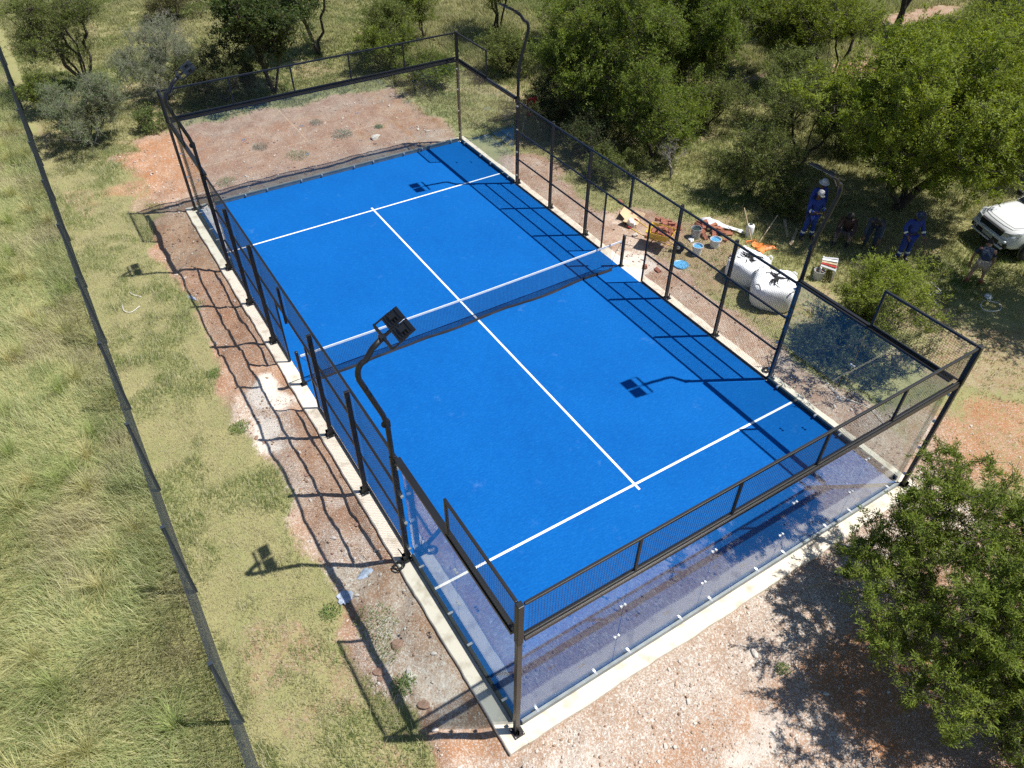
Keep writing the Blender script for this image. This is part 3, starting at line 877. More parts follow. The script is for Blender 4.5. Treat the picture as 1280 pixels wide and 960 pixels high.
make_plant('acacia_tree', 'dense young acacia left of the slender multi stemmed one, over pinkish soil', 'tree', 20.3, 7.9, 4.0, 2.1, 18, base=.25, nstem=2, lumps=7, tips=240, lpt=95, spread=.28, LW=(.12, .038), cols=ACD, trunk=.09)
make_plant('acacia_tree', 'small wispy acacia with three thin stems standing in pale grass', 'tree', 14.6, 1.6, 3.5, 2.15, 19, base=.28, nstem=4, lumps=9, tips=230, lpt=80, spread=.23, LW=(.11, .03), cols=OLV, trunk=.07, up=.5)
make_plant('acacia_bush', 'low wispy acacia bush in pale grass between brick heaps and trees', 'bush', 11.8, 1.3, 2.4, 1.7, 20, base=.12, nstem=5, lumps=8, tips=190, lpt=75, spread=.22, LW=(.10, .03), cols=OLV, trunk=.04)
make_plant('acacia_tree', 'grey green feathery tree in the upper right corner of the photo', 'tree', 31.5, 4.3, 4.6, 2.7, 21, base=.2, nstem=2, lumps=10, tips=240, lpt=70, spread=.34, LW=(.16, .035), cols=((.075, .11, .05), (.14, .18, .085)), trunk=.14)
make_plant('acacia_tree', 'dark trunked tree standing in its own shade at the top, right of centre', 'tree', 31.3, 10.1, 5.6, 3.2, 22, base=.45, nstem=2, lumps=10, tips=230, lpt=100, spread=.34, LW=(.16, .05), cols=ACD, trunk=.20)
make_plant('acacia_tree', 'bright acacia filling the gap above the huge spreading acacia', 'tree', 25.0, 1.6, 4.4, 2.9, 23, base=.1, nstem=3, lumps=10, tips=230, lpt=95, spread=.3, LW=(.14, .042), cols=ACA, trunk=.1)
make_plant('acacia_tree', 'acacia between the pink soil strip and the dark trunked tree at the top', 'tree', 25.0, 11.0, 4.2, 2.4, 24, base=.15, nstem=2, lumps=10, tips=230, lpt=90, spread=.3, LW=(.14, .042), cols=ACA, trunk=.1)
make_plant('acacia_tree', 'acacia at the top edge right of the dark trunked tree', 'tree', 35.0, 7.2, 4.8, 2.9, 25, base=.15, nstem=2, lumps=10, tips=230, lpt=90, spread=.34, LW=(.16, .045), cols=ACD, trunk=.12)
make_plant('acacia_tree', 'wide acacia at the right edge just above the white pickup', 'tree', 22.5, -3.9, 4.8, 2.8, 26, base=.2, nstem=2, lumps=11, tips=260, lpt=95, spread=.3, LW=(.13, .042), cols=ACA, trunk=.12)
make_plant('acacia_tree', 'tall acacia at the top edge behind the bigger dark ones', 'tree', 14.8, 13.2, 5.2, 3.0, 27, base=.12, nstem=2, lumps=11, tips=280, lpt=95, spread=.3, LW=(.14, .042), cols=ACA, trunk=.13)
make_plant('acacia_bush', 'low acacia bush filling the shade between the two bigger dark acacias', 'bush', 12.9, 6.6, 2.2, 1.8, 28, base=.05, nstem=4, lumps=9, tips=190, lpt=75, spread=.26, LW=(.11, .036), cols=ACD, trunk=.05)
make_plant('acacia_bush', 'dark bush at the end of the red dirt, close to the far right corner', 'bush', 6.7, 15.6, 1.6, 1.45, 61, base=.05, nstem=4, lumps=8, tips=170, lpt=80, spread=.2, LW=(.10, .034), cols=ACD, trunk=.04)
make_plant('acacia_bush', 'dark bush behind the right part of the far mesh rail', 'bush', 6.0, 18.3, 2.0, 1.6, 62, base=.06, nstem=4, lumps=9, tips=190, lpt=80, spread=.22, LW=(.11, .036), cols=ACD, trunk=.05)
make_plant('acacia_tree', 'olive acacia in the grass between the slender stems and the wispy small acacia', 'tree', 17.2, 4.3, 3.0, 1.7, 63, base=.2, nstem=3, lumps=9, tips=190, lpt=85, spread=.24, LW=(.115, .034), cols=OLV, trunk=.07)
make_plant('acacia_bush', 'low olive bush right of the wispy small acacia, at the edge of the big shade', 'bush', 17.0, 1.9, 2.0, 1.6, 64, base=.06, nstem=4, lumps=8, tips=160, lpt=80, spread=.24, LW=(.115, .034), cols=ACD, trunk=.05)
make_plant('acacia_bush', 'thick green bush hugging the right fence below the rounded bright acacia', 'bush', 8.3, 4.7, 1.1, 1.2, 65, base=.04, nstem=4, lumps=7, tips=120, lpt=75, spread=.18, LW=(.09, .026), cols=OLV, trunk=.03)
# middle background
make_plant('acacia_tree', 'big dark acacia spreading behind the far right floodlight pole', 'tree', 10.9, 8.9, 5.4, 3.6, 31, base=.10, nstem=3, lumps=15, tips=560, lpt=140, spread=.29, LW=(.12, .042), cols=ACD, trunk=.17, lumpr=.36)
make_plant('acacia_tree', 'big acacia with a thick leaning dark trunk beside a strip of pink soil', 'tree', 15.6, 9.2, 5.3, 3.5, 32, base=.24, nstem=2, lumps=14, tips=500, lpt=140, spread=.3, LW=(.125, .042), cols=((.070, .112, .016), (.185, .24, .036)), trunk=.19, lumpr=.36)
make_plant('acacia_tree', 'rounded bright acacia standing in front of the two big dark ones', 'tree', 10.7, 5.2, 3.0, 2.05, 33, base=.12, nstem=2, lumps=10, tips=260, lpt=90, spread=.21, LW=(.105, .034), cols=((.09, .14, .018), (.215, .28, .04)), trunk=.09)
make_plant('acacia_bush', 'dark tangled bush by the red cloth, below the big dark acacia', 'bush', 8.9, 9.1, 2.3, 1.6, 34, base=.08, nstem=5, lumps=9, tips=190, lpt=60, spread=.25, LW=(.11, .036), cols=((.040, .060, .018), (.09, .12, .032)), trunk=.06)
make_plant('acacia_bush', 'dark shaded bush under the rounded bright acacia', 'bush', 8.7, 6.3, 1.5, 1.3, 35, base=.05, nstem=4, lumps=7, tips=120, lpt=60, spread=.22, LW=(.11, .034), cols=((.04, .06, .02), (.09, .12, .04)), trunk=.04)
make_plant('acacia_tree', 'acacia crown at the top edge beyond the strip of pink soil', 'tree', 19.2, 10.6, 5.0, 2.8, 36, base=.2, nstem=2, lumps=10, tips=260, lpt=95, spread=.3, LW=(.14, .042), cols=ACD, trunk=.13)
make_plant('bare_shrub', 'bare grey shrub without leaves below the rounded bright acacia', 'shrub', 10.1, 3.5, 1.7, .75, 37, base=.3, nstem=2, lumps=8, tips=220, spread=.2, bark='bark_grey', trunk=.04, dead=1)
make_plant('acacia_bush', 'olive bush in the gap beside the thick leaning dark trunk', 'bush', 14.4, 6.2, 2.1, 1.7, 38, base=.08, nstem=4, lumps=8, tips=160, lpt=58, spread=.26, LW=(.11, .034), cols=OLV, trunk=.05)
make_plant('acacia_bush', 'low bush in grass behind the brick heaps, darker than the grass round it', 'bush', 11.6, -.3, 1.2, 1.0, 39, base=.05, nstem=4, lumps=6, tips=90, lpt=55, spread=.2, LW=(.10, .03), cols=OLV, trunk=.03)
# top middle and top left
make_plant('broadleaf_tree', 'dark glossy broadleaf tree with a slim trunk, just behind the far glass wall', 'tree', .6, 18.6, 4.9, 2.35, 41, base=.27, nstem=2, lumps=12, tips=400, lpt=75, spread=.26, LW=(.13, .07), cols=DRK, trunk=.10, lumpr=.4)
make_plant('broadleaf_tree', 'dark broadleaf tree at the top edge with a forked leaning trunk', 'tree', 4.0, 22.1, 4.8, 2.2, 42, base=.25, nstem=2, lumps=9, tips=230, lpt=75, spread=.27, LW=(.13, .065), cols=DRK, trunk=.12)
make_plant('acacia_bush', 'small dark stemmed acacia left of two behind the far mesh rail', 'bush', 7.0, 20.5, 2.5, 1.5, 43, base=.2, nstem=3, lumps=8, tips=150, lpt=85, spread=.25, LW=(.12, .036), cols=OLV, trunk=.06)
make_plant('acacia_bush', 'small dark stemmed acacia right of two behind the far mesh rail', 'bush', 9.4, 21.6, 2.9, 1.6, 44, base=.2, nstem=3, lumps=8, tips=160, lpt=85, spread=.26, LW=(.12, .036), cols=ACD, trunk=.06)
make_plant('acacia_tree', 'thin stemmed acacia at the top edge just left of the far right floodlight', 'tree', 12.9, 20.0, 4.8, 2.4, 45, base=.25, nstem=3, lumps=10, tips=220, lpt=85, spread=.3, LW=(.13, .04), cols=ACA, trunk=.10)
make_plant('acacia_tree', 'tall acacia behind the top of the far right floodlight pole', 'tree', 15.6, 16.2, 4.6, 2.5, 46, base=.2, nstem=2, lumps=11, tips=240, lpt=95, spread=.3, LW=(.14, .042), cols=ACD, trunk=.12)
make_plant('acacia_bush', 'leafy bush outside the far right corner of the glass', 'bush', 10.2, 15.0, 2.0, 1.6, 47, base=.08, nstem=4, lumps=8, tips=150, lpt=80, spread=.25, LW=(.12, .036), cols=OLV, trunk=.05)
make_plant('acacia_tree', 'olive acacia with many dark stems in the upper left corner', 'tree', -6.1, 23.2, 4.3, 2.6, 48, base=.22, nstem=6, lumps=13, tips=330, lpt=68, spread=.25, LW=(.115, .03), cols=OLV, trunk=.13, lean=(-.5, 0), lumpr=.34)
make_plant('grey_shrub', 'dense grey green shrub beside the boundary fence at the edge of the orange soil', 'shrub', -7.1, 17.3, 2.6, 2.05, 49, base=.06, nstem=7, lumps=13, tips=420, lpt=75, spread=.16, LW=(.085, .022), cols=GRY, bark='bark_grey', trunk=.06, lumpr=.33)
make_plant('grey_shrub', 'wispy pale grey shrub behind the far left floodlight', 'shrub', -3.6, 20.4, 3.1, 2.3, 50, base=.06, nstem=8, lumps=12, tips=460, lpt=70, spread=.17, LW=(.085, .016), cols=((.16, .195, .105), (.30, .34, .205)), bark='bark_grey', trunk=.06, lumpr=.34)
make_plant('dark_shrub', 'low dark shrub seen through the far left corner mesh', 'shrub', -1.5, 18.6, 2.1, 2.0, 51, base=.06, nstem=5, lumps=9, tips=260, lpt=85, spread=.2, LW=(.10, .032), cols=((.045, .065, .022), (.10, .125, .045)), trunk=.05)
make_plant('dark_shrub', 'small dark bush between the boundary fence and the grey green shrub', 'shrub', -8.1, 21.0, 1.6, 1.05, 52, base=.05, nstem=4, lumps=6, tips=100, lpt=60, spread=.2, LW=(.10, .032), cols=ACD, trunk=.04)
make_plant('leafy_weed', 'fresh green leafy weed at the foot of the dense grey green shrub', 'weed', -4.9, 17.3, .9, .75, 53, base=.04, nstem=4, lumps=6, tips=70, lpt=45, spread=.14, LW=(.09, .035), cols=((.10, .15, .04), (.19, .25, .08)), trunk=.02)
make_plant('bare_shrub', 'bare brown twiggy shrub at the top edge above the wispy grey shrub', 'shrub', -1.9, 26.5, 1.9, 1.3, 54, base=.1, nstem=5, lumps=8, tips=240, spread=.2, bark='bark_grey', trunk=.04, dead=1)
make_plant('acacia_bush', 'brownish bush at the very top left of centre', 'bush', -.6, 30.5, 1.8, 1.9, 55, base=.1, nstem=4, lumps=8, tips=150, lpt=50, spread=.26, LW=(.13, .04), cols=((.085, .085, .03), (.15, .15, .06)), trunk=.05)
make_plant('acacia_bush', 'olive bush at the top edge left of the dark broadleaf trees', 'bush', -10.2, 29.5, 2.6, 1.9, 56, base=.1, nstem=4, lumps=8, tips=170, lpt=55, spread=.28, LW=(.13, .04), cols=OLV, trunk=.05)

# weeds on the bare soil: a few kinds, each plant its own object
def weed_mesh(seed, n, r0, h, cols):
    r = np.random.RandomState(seed)
    a = r.rand(n) * 6.28; rr = r0 * r.rand(n) ** .7 * 1.0
    P = np.stack([rr * np.cos(a), rr * np.sin(a), r.rand(n) * h * (1 - rr / r0 * .6)], 1)
    nrm = unit(r, n) * .7 + np.array([0, 0, .8]); nrm /= np.linalg.norm(nrm, axis=1, keepdims=True)
    ax = np.stack([np.cos(a), np.sin(a), r.uniform(.1, .9, n)], 1) + unit(r, n) * .6; ax -= nrm * np.sum(ax * nrm, 1, keepdims=True); ax /= np.linalg.norm(ax, axis=1, keepdims=True)
    col = np.array(cols[0]) + (np.array(cols[1]) - np.array(cols[0])) * r.rand(n, 1)
    v, q, c = leaf_cards(P, nrm, ax, r.uniform(.025, .07, n), r.uniform(.010, .022, n), col)
    return np_mesh('weed', v, q, None, c)
WG = ((.12, .19, .05), (.24, .32, .10))
wm = [weed_mesh(1, 480, .32, .20, ((.12, .165, .09), (.23, .28, .17))), weed_mesh(2, 480, .22, .12, WG), weed_mesh(3, 560, .45, .12, WG)]
for m_ in wm: m_.materials.append(M['leaf'])
WS = [(1.4, 13.0, 0, 1.2, 'largest grey green leafy weed on the red dirt beyond the far glass'),
      (-.75, 12.3, 2, 1.0, 'flat bright green weed on red dirt close to the far glass wall'),
      (.9, 14.5, 0, .8, 'small grey weed on the red dirt halfway to the far grass'),
      (2.9, 12.9, 1, .8, 'small green weed beside the pale flat stone beyond the far glass'),
      (-1.7, 13.7, 0, .9, 'grey weed behind the flat bright green one on the far red dirt'),
      (-3.6, 11.6, 2, .8, 'flat green weed patch just outside the far left glass corner'),
      (-6.2, 11.2, 2, .7, 'flat green weed on the orange soil left of the court corner'),
      (-6.35, -8.35, 1, 1.0, 'small bushy green weed inside the corner post shadow, nearest the camera'),
      (-6.45, -7.55, 2, .8, 'flat green weed beside the reddish stones in the frame shadow'),
      (-6.25, -6.95, 2, .9, 'green weed at the top end of the mesh frame shadow'),
      (-6.9, -6.3, 1, .9, 'small dark green weed where mown grass meets gravel'),
      (-6.85, 1.6, 1, .9, 'tiny green weed at the edge of the trench by the pale lime spot'),
      (-6.9, -.6, 1, 1.0, 'grey green weed growing out of the pale lime spot'),
      (-2.6, -12.6, 1, .8, 'tiny weed on the red soil at the bottom of the photo'),
      (-.4, -11.7, 1, .6, 'tiny yellow green weed at the edge of the tree shade')]
for k, (x, y, m_, s, lab) in enumerate(WS):
    o = link_mesh('weed', wm[m_]); o.location = (x, y, gz1(x, y)); o.scale = (s, s, s); o.rotation_euler = (0, 0, k * 1.3)
    tag(o, lab, 'weed', 'weeds on the bare soil')

# ------------------------------------------------------------------ grass (nobody could count it)
def blades(name, X, Y, h, w, lean_dir, lean, cols, seed, segs=2):
    """curved tapering blades; arrays per blade"""
    r = np.random.RandomState(seed); n = len(X)
    Z = gz(X, Y) - .01
    a = r.rand(n) * 6.28
    dx = np.cos(a) * .6 + np.cos(lean_dir) * lean; dy = np.sin(a) * .6 + np.sin(lean_dir) * lean
    nn = np.hypot(dx, dy) + 1e-6
    amt = r.uniform(.25, .95, n) * np.minimum(nn, 1.6) / 1.0
    dx /= nn; dy /= nn
    px, py = -dy, dx
    rows = []
    ts = [0, .5, .82, 1.0] if segs == 3 else [0, .6, 1.0]
    for t in ts:
        cx = X + dx * h * amt * t ** 1.8; cy = Y + dy * h * amt * t ** 1.8; cz = Z + h * (t - .35 * amt * t ** 2.2)
        ww = w * (1 - t ** 2) * .5
        if t < 1:
            rows.append(np.stack([cx - px * ww, cy - py * ww, cz], 1)); rows.append(np.stack([cx + px * ww, cy + py * ww, cz], 1))
        else:
            rows.append(np.stack([cx, cy, cz], 1))
    k = len(rows)
    V = np.stack(rows, 1).reshape(-1, 3)
    b = np.arange(n) * k
    Q = []
    for s in range(len(ts) - 2):
        Q.append(np.stack([b + 2 * s, b + 2 * s + 1, b + 2 * s + 3, b + 2 * s + 2], 1))
    T = np.stack([b + k - 3, b + k - 2, b + k - 1], 1)
    me = np_mesh(name, V, np.concatenate(Q, 0), T, np.repeat(cols, k, 0))
    return tag(link_mesh(name, me, M['grass']), kind='stuff')

def mixcol(t, a, c): return np.array(a) + (np.array(c) - np.array(a)) * t[:, None]

# tall veld grass left of the boundary fence
def tall():
    r = np.random.RandomState(5); n = 210000
    yy = -9.5 + 42 * r.rand(n) ** 1.55; wid = 4.6
    xx = -9.05 - wid * r.rand(n) ** 1.15
    cl = fbm(xx, yy, .55, 31); big = fbm(xx, yy, 2.4, 33)
    keep = r.rand(n) < .35 + .9 * cl
    xx, yy, cl, big = xx[keep], yy[keep], cl[keep], big[keep]; n = len(xx)
    h = (.10 + .30 * r.rand(n)) * (.55 + .9 * cl) * (1 - .35 * sstep(.55, .7, fbm(xx, yy, 1.6, 37)))
    w = r.uniform(.007, .015, n)
    t = np.clip(fbm(xx, yy, 1.3, 35) * 1.5 - .25 + r.normal(0, .16, n), 0, 1)
    col = mixcol(t, (.29, .345, .135), (.46, .49, .25))
    dry = .75 * sstep(.56, .72, fbm(xx, yy, 1.5, 36) + r.normal(0, .05, n))
    col = col * (1 - dry[:, None]) + dry[:, None] * mixcol(r.rand(n), (.53, .48, .27), (.47, .42, .31))
    st = r.rand(n) < .10; col[st] = mixcol(r.rand(st.sum()), (.58, .54, .27), (.62, .58, .38)); h[st] *= 1.25
    # tussocks with long pale seed stems, radiating from their own roots
    nt_ = 90; tx = -9.15 - 4.2 * r.rand(nt_); ty = -9 + 34 * r.rand(nt_) ** 1.4; kk = 130
    ta = r.rand(nt_ * kk) * 6.28; tr = np.abs(r.normal(0, .10, nt_ * kk))
    sx_ = np.repeat(tx, kk) + tr * np.cos(ta); sy_ = np.repeat(ty, kk) + tr * np.sin(ta)
    ok = sx_ < -9.03
    sx_, sy_, ta = sx_[ok], sy_[ok], ta[ok]; m_ = len(sx_)
    tc_ = np.repeat(r.rand(nt_), kk)[ok]
    scol = mixcol(np.clip(tc_ + r.normal(0, .15, m_), 0, 1), (.34, .42, .15), (.62, .56, .29))
    blades('grass_tussocks', sx_, sy_, r.uniform(.35, .75, m_), r.uniform(.006, .012, m_), ta, .9, scol * r.uniform(.8, 1.2, (m_, 1)), 66, 3)
    blades('tall_grass', xx, yy, h, w, R(150) + (vnoise(xx, yy, 1.8, 61) - .5) * 4.5, .6, col * r.uniform(.75, 1.2, (n, 1)), 6, 3)
tall()
# mown strip and other short grass near the court
def short():
    r = np.random.RandomState(8); n = 330000
    xx = r.uniform(-8.95, -4.2, n); yy = -10.5 + 30 * r.rand(n) ** 1.25
    d, g, o = zones(xx, yy)
    keep = (r.rand(n) < (.95 - 1.15 * d) * (.35 + 1.1 * fbm(xx, yy, .45, 47))) & ~((np.abs(xx) < 5.4) & (np.abs(yy) < 10.4))
    xx, yy = xx[keep], yy[keep]; n = len(xx)
    gr = fbm(xx, yy, 1.0, 41); gr2 = fbm(xx, yy, .35, 43)
    h = .02 + .07 * r.rand(n) * (.4 + gr2)
    w = r.uniform(.005, .011, n)
    t = np.clip((gr - .46) * 4.5 + (gr2 - .5) * 1.6 + .25 + r.normal(0, .2, n), 0, 1)
    col = mixcol(t, (.50, .44, .28), (.20, .25, .085))
    h = h * (1 + .9 * t)
    st = r.rand(n) < .10; col[st] = np.array([.58, .54, .36]); h[st] *= 1.8
    blades('short_grass', xx, yy, h, w, R(60), .5, col * r.uniform(.8, 1.2, (n, 1)), 9, 2)
short()
# rough grass on the other sides
def rough():
    r = np.random.RandomState(10)
    n = 330000
    u = r.rand(n); v = r.rand(n)
    # spread over the quarter plane right of and beyond the court, thinner with distance
    xx = -8.5 + 52 * u ** 1.1; yy = -13 + 58 * v ** 1.0
    out = ((xx > 5.9) | (yy > 11)) & ~((xx < -4) & (yy < 15)) & (yy < 54 - .78 * (xx + 8))
    xx, yy = xx[out], yy[out]
    d, g, o = zones(xx, yy)
    keep = r.rand(len(xx)) < np.clip(1.0 - 1.25 * d, .0, 1)
    xx, yy = xx[keep], yy[keep]; n0 = len(xx)
    k = 7
    xx = np.repeat(xx, k) + r.normal(0, .07, n0 * k); yy = np.repeat(yy, k) + r.normal(0, .07, n0 * k); n = len(xx)
    far = sstep(12, 30, np.hypot(xx + 8, yy + 14) - 12)
    gr = fbm(xx, yy, 2.5, 51); g2 = fbm(xx, yy, .8, 53)
    h = (.06 + .20 * r.rand(n)) * (.35 + 1.0 * g2) * (1 + .5 * far) * np.where(xx < 9.5, .55, 1)
    h *= np.where((xx > 5) & (yy < -7), .45, 1)
    w = r.uniform(.010, .020, n) * (1 + .8 * far)
    t = np.clip((gr - .40) * 3 + r.normal(0, .2, n), 0, 1)
    col = mixcol(t, (.33, .325, .15), (.15, .205, .05))
    st = r.rand(n) < .12; col[st] = np.array([.43, .41, .24])
    blades('rough_grass', xx, yy, h, w, R(100), .35, col * r.uniform(.75, 1.2, (n, 1)), 12, 2)
rough()

# ------------------------------------------------------------------ stones and gravel
def rock_mesh(seed, sq=.6):
    bm = bmesh.new(); bmesh.ops.create_icosphere(bm, subdivisions=2, radius=.5)
    r = random.Random(seed)
    pl = [(Vector((r.gauss(0, 1), r.gauss(0, 1), r.gauss(0, 1))).normalized(), r.uniform(.26, .42)) for _ in range(9)]
    for v in bm.verts:
        for nrm, dd in pl:
            k = v.co.dot(nrm)
            if k > dd: v.co -= nrm * (k - dd)
        v.co.z *= sq; v.co.x *= 1.15
    me = bpy.data.meshes.new('stone'); bm.to_mesh(me); bm.free(); return me
rocks_p = [rock_mesh(s) for s in (1, 2, 3)]; rocks_b = [rock_mesh(s) for s in (4, 5, 6)]
for m_ in rocks_p: m_.materials.append(M['stone_pale'])
for m_ in rocks_b: m_.materials.append(M['stone_brown'])
def stone(x, y, s, pale, k, lab, grp):
    o = link_mesh('stone', (rocks_p if pale else rocks_b)[k % 3]); o.location = (x, y, gz1(x, y) + s * .12)
    s *= 1.35; o.scale = (s, s * .85, s * .8); o.rotation_euler = (0, 0, k * 2.1); tag(o, lab, 'stone', grp)
rs = np.random.RandomState(21); k = 0
def scatter(n, x0, x1, y0, y1, smin, smax, pfrac, lab, grp):
    """same looking loose stones of one patch share one true label"""
    global k
    c = 0
    while c < n:
        x, y = rs.uniform(x0, x1), rs.uniform(y0, y1)
        if max(abs(x) - 5.42, abs(y) - 10.42) < 0: continue
        p = rs.rand() < pfrac
        stone(x, y, smin + (smax - smin) * rs.rand() ** 2.2, p, k, ('pale ' if p else 'brown ') + lab, ('pale ' if p else 'brown ') + grp); k += 1; c += 1
scatter(46, -5.6, 2.6, -13.2, -10.45, .03, .10, .7, 'loose stone lying on the gravel outside the nearest end wall', 'stones outside the nearest end wall')
scatter(40, -6.7, -5.45, -9.6, -4.5, .03, .11, .65, 'loose stone on the soil left of the nearest glass corner', 'stones left of the nearest glass corner')
scatter(40, -6.8, -5.45, -4.5, 9.5, .03, .10, .5, 'loose stone on the trench soil beside the left mesh fence', 'stones along the left trench')
scatter(52, -5.6, 4.9, 10.45, 14.6, .04, .14, .6, 'loose stone on the red dirt beyond the far glass wall', 'stones beyond the far glass wall')
scatter(30, 5.45, 6.7, -9.5, 7.5, .03, .10, .6, 'loose stone on the dirt strip outside the right mesh fence', 'stones along the right fence')
scatter(18, 5.5, 8.2, -10.8, -8.0, .03, .11, .6, 'loose stone outside the right corner post', 'stones by the right corner post')
for x, y, s, p, lab in ((2.4, 12.1, .32, True, 'large pale flat stone lying on the dirt beyond the far glass near the right corner'),
                        (-6.62, -7.9, .17, False, 'reddish square stone in the grass beside the frame shadow'),
                        (-6.17, -8.2, .17, True, 'white round stone inside the shadow of the mesh frame'),
                        (-6.1, -7.55, .2, False, 'reddish brown stone in the thick post shadow'),
                        (-6.2, -8.85, .18, False, 'reddish stone nearest the bottom bar of the frame shadow'),
                        (-.6, -11.2, .14, True, 'cream stone alone on the gravel near the tree shade')):
    stone(x, y, s, p, k, lab, 'single larger stones'); k += 1

def gravel():
    r = np.random.RandomState(31); n = 90000
    xx = r.uniform(-7.2, 8.5, n); yy = r.uniform(-14.5, 15.0, n)
    out = np.maximum(np.abs(xx) - 5.42, np.abs(yy) - 10.40) > 0
    xx, yy = xx[out], yy[out]
    d, g, o = zones(xx, yy)
    keep = r.rand(len(xx)) < (g * 1.2 + .16) * sstep(.45, .7, d)
    xx, yy = xx[keep], yy[keep]; n = len(xx)
    s = .006 + .026 * r.rand(n) ** 3.4
    z = gz(xx, yy) - s * .05
    base = np.array([[1, 0, -.5], [-.5, .87, -.5], [-.5, -.87, -.5], [.55, .5, .45], [-.7, .1, .5], [.2, -.7, .45]])
    V = np.stack([xx, yy, z], 1)[:, None, :] + (base[None] + r.normal(0, .18, (n, 6, 3))) * s[:, None, None]
    b = (np.arange(n) * 6)[:, None]
    tr = np.array([[3, 4, 5], [0, 1, 3], [1, 4, 3], [1, 2, 4], [2, 5, 4], [2, 0, 5], [0, 3, 5]])
    T = (b[:, :, None] + tr[None]).reshape(-1, 3)
    t = r.rand(n)
    col = mixcol(t, (.30, .22, .16), (.56, .50, .43)); br = r.rand(n) < .12; col[br] = mixcol(r.rand(br.sum()), (.20, .11, .07), (.30, .19, .13))
    me = np_mesh('gravel', V.reshape(-1, 3), None, T, np.repeat(col, 6, 0))
    tag(link_mesh('gravel', me, M['chips']), kind='stuff')
def mat_attr(name, rough):
    m, nt, b, out = mat_new(name)
    at = nt.nodes.new('ShaderNodeAttribute'); at.attribute_name = 'col'
    nt.links.new(at.outputs['Color'], b.inputs['Base Color']); b.inputs['Roughness'].default_value = rough
    return m
M['chips'] = mat_attr('gravel_chips', .9)
gravel()
def clods():
    r = np.random.RandomState(41); n = 30000
    xx = r.uniform(-7.0, 7.0, n); yy = r.uniform(-13.5, 16.0, n)
    out = np.maximum(np.abs(xx) - 5.42, np.abs(yy) - 10.40) > 0
    xx, yy = xx[out], yy[out]
    d, g, o = zones(xx, yy)
    keep = r.rand(len(xx)) < sstep(.5, .8, d) * np.clip(fbm(xx, yy, .7, 81) * 2.6 - .85, .04, 1) * np.where(xx < -5.3, 1.0, .45)
    xx, yy = xx[keep], yy[keep]; n = len(xx)
    s = .009 + .030 * r.rand(n) ** 2.8
    u = unit(r, n * 10).reshape(n, 10, 3)
    bm = bmesh.new(); bmesh.ops.create_icosphere(bm, subdivisions=1, radius=1); bm.verts.ensure_lookup_table()
    B = np.array([v.co[:] for v in bm.verts]); F = np.array([[v.index for v in f.verts] for f in bm.faces]); bm.free()
    V = B[None] * (1 + r.normal(0, .27, (n, len(B), 1))) * s[:, None, None] * np.array([1.1, .95, .72]) + np.stack([xx, yy, gz(xx, yy) + s * .2], 1)[:, None, :]
    T = (np.arange(n)[:, None, None] * len(B) + F[None]).reshape(-1, 3)
    col = mixcol(r.rand(n), (.24, .14, .09), (.42, .30, .21)) * r.uniform(.8, 1.15, (n, 1))
    gr = r.rand(n) < .22 + .25 * (np.abs(yy) > 10.4); col[gr] = mixcol(r.rand(gr.sum()), (.42, .37, .32), (.62, .57, .51))
    tag(link_mesh('soil_clods', np_mesh('soil_clods', V.reshape(-1, 3), None, T, np.repeat(col, len(B), 0)), M['chips']), kind='stuff')
clods()
# ------------------------------------------------------------------ building debris beside the court
def brick_obj(x, y, z, rz, rx, ry, lab, grp, mesh=[None]):
    if mesh[0] is None:
        b = MB().box((0, 0, 0), (.22, .106, .073)); mesh[0] = b.mesh('brick'); mesh[0].materials.append(M['brick'])
    o = link_mesh('brick', mesh[0]); o.location = (x, y, z); o.rotation_euler = (rx, ry, rz)
    return tag(o, lab, 'brick', grp)
rb = np.random.RandomState(77)
def heap(cx, cy, n, rx_, ry_, lab, grp, h=.2):
    for i in range(n):
        a = rb.rand() * 6.28; q = rb.rand() ** .6
        x, y = cx + rx_ * q * math.cos(a), cy + ry_ * q * math.sin(a)
        z = gz1(x, y) + .035 + h * (1 - q) * rb.rand()
        brick_obj(x, y, z, rb.rand() * 6.28, rb.normal() * .25, rb.normal() * .25, lab, grp)
heap(7.9, 1.0, 15, .38, .55, 'red brick in the smaller heap behind the wheelbarrow', 'bricks of the smaller heap', .14)
heap(8.85, .05, 34, .5, .75, 'red brick in the larger heap in front of the white plastic sheet', 'bricks of the larger heap', .24)
heap(5.95, -.7, 1, .01, .01, 'single red brick alone on the dirt below the wheelbarrow', 'single bricks', 0)
heap(5.75, -.35, 1, .01, .01, 'dark red half brick on the dirt right under the wheelbarrow', 'single bricks', 0)
heap(6.95, .95, 1, .01, .01, 'red brick lying left of the wheelbarrow tray', 'single bricks', 0)
heap(7.5, 3.1, 1, .01, .01, 'red brick left of the cardboard in the dirt', 'single bricks', 0)

# wheelbarrow
wx, wy = 6.85, .30; wz = gz1(wx, wy); wrz = math.atan2(-1.17, .66)
t = thing('wheelbarrow', 'yellow wheelbarrow heaped with red bricks standing outside the right mesh fence', 'wheelbarrow', (wx, wy, wz), wrz)
def tray(off):
    lo = [(-.26, -.2), (.22, -.2), (.22, .2), (-.26, .2)]; hi = [(-.42, -.33), (.40, -.30), (.40, .30), (-.42, .33)]
    return lo, hi
lo, hi = tray(0)
vs = [(x, y, .34) for x, y in lo] + [(x, y, .60) for x, y in hi] + [(x * .96, y * .95, .36) for x, y in lo] + [(x * .95, y * .94, .60) for x, y in hi]
MB().add(vs, [(3, 2, 1, 0), (0, 1, 5, 4), (1, 2, 6, 5), (2, 3, 7, 6), (3, 0, 4, 7), (8, 9, 10, 11), (8, 12, 13, 9), (9, 13, 14, 10), (10, 14, 15, 11), (11, 15, 12, 8), (4, 5, 13, 12), (5, 6, 14, 13), (6, 7, 15, 14), (7, 4, 12, 15)]).build('tray', M['yellow'], t)
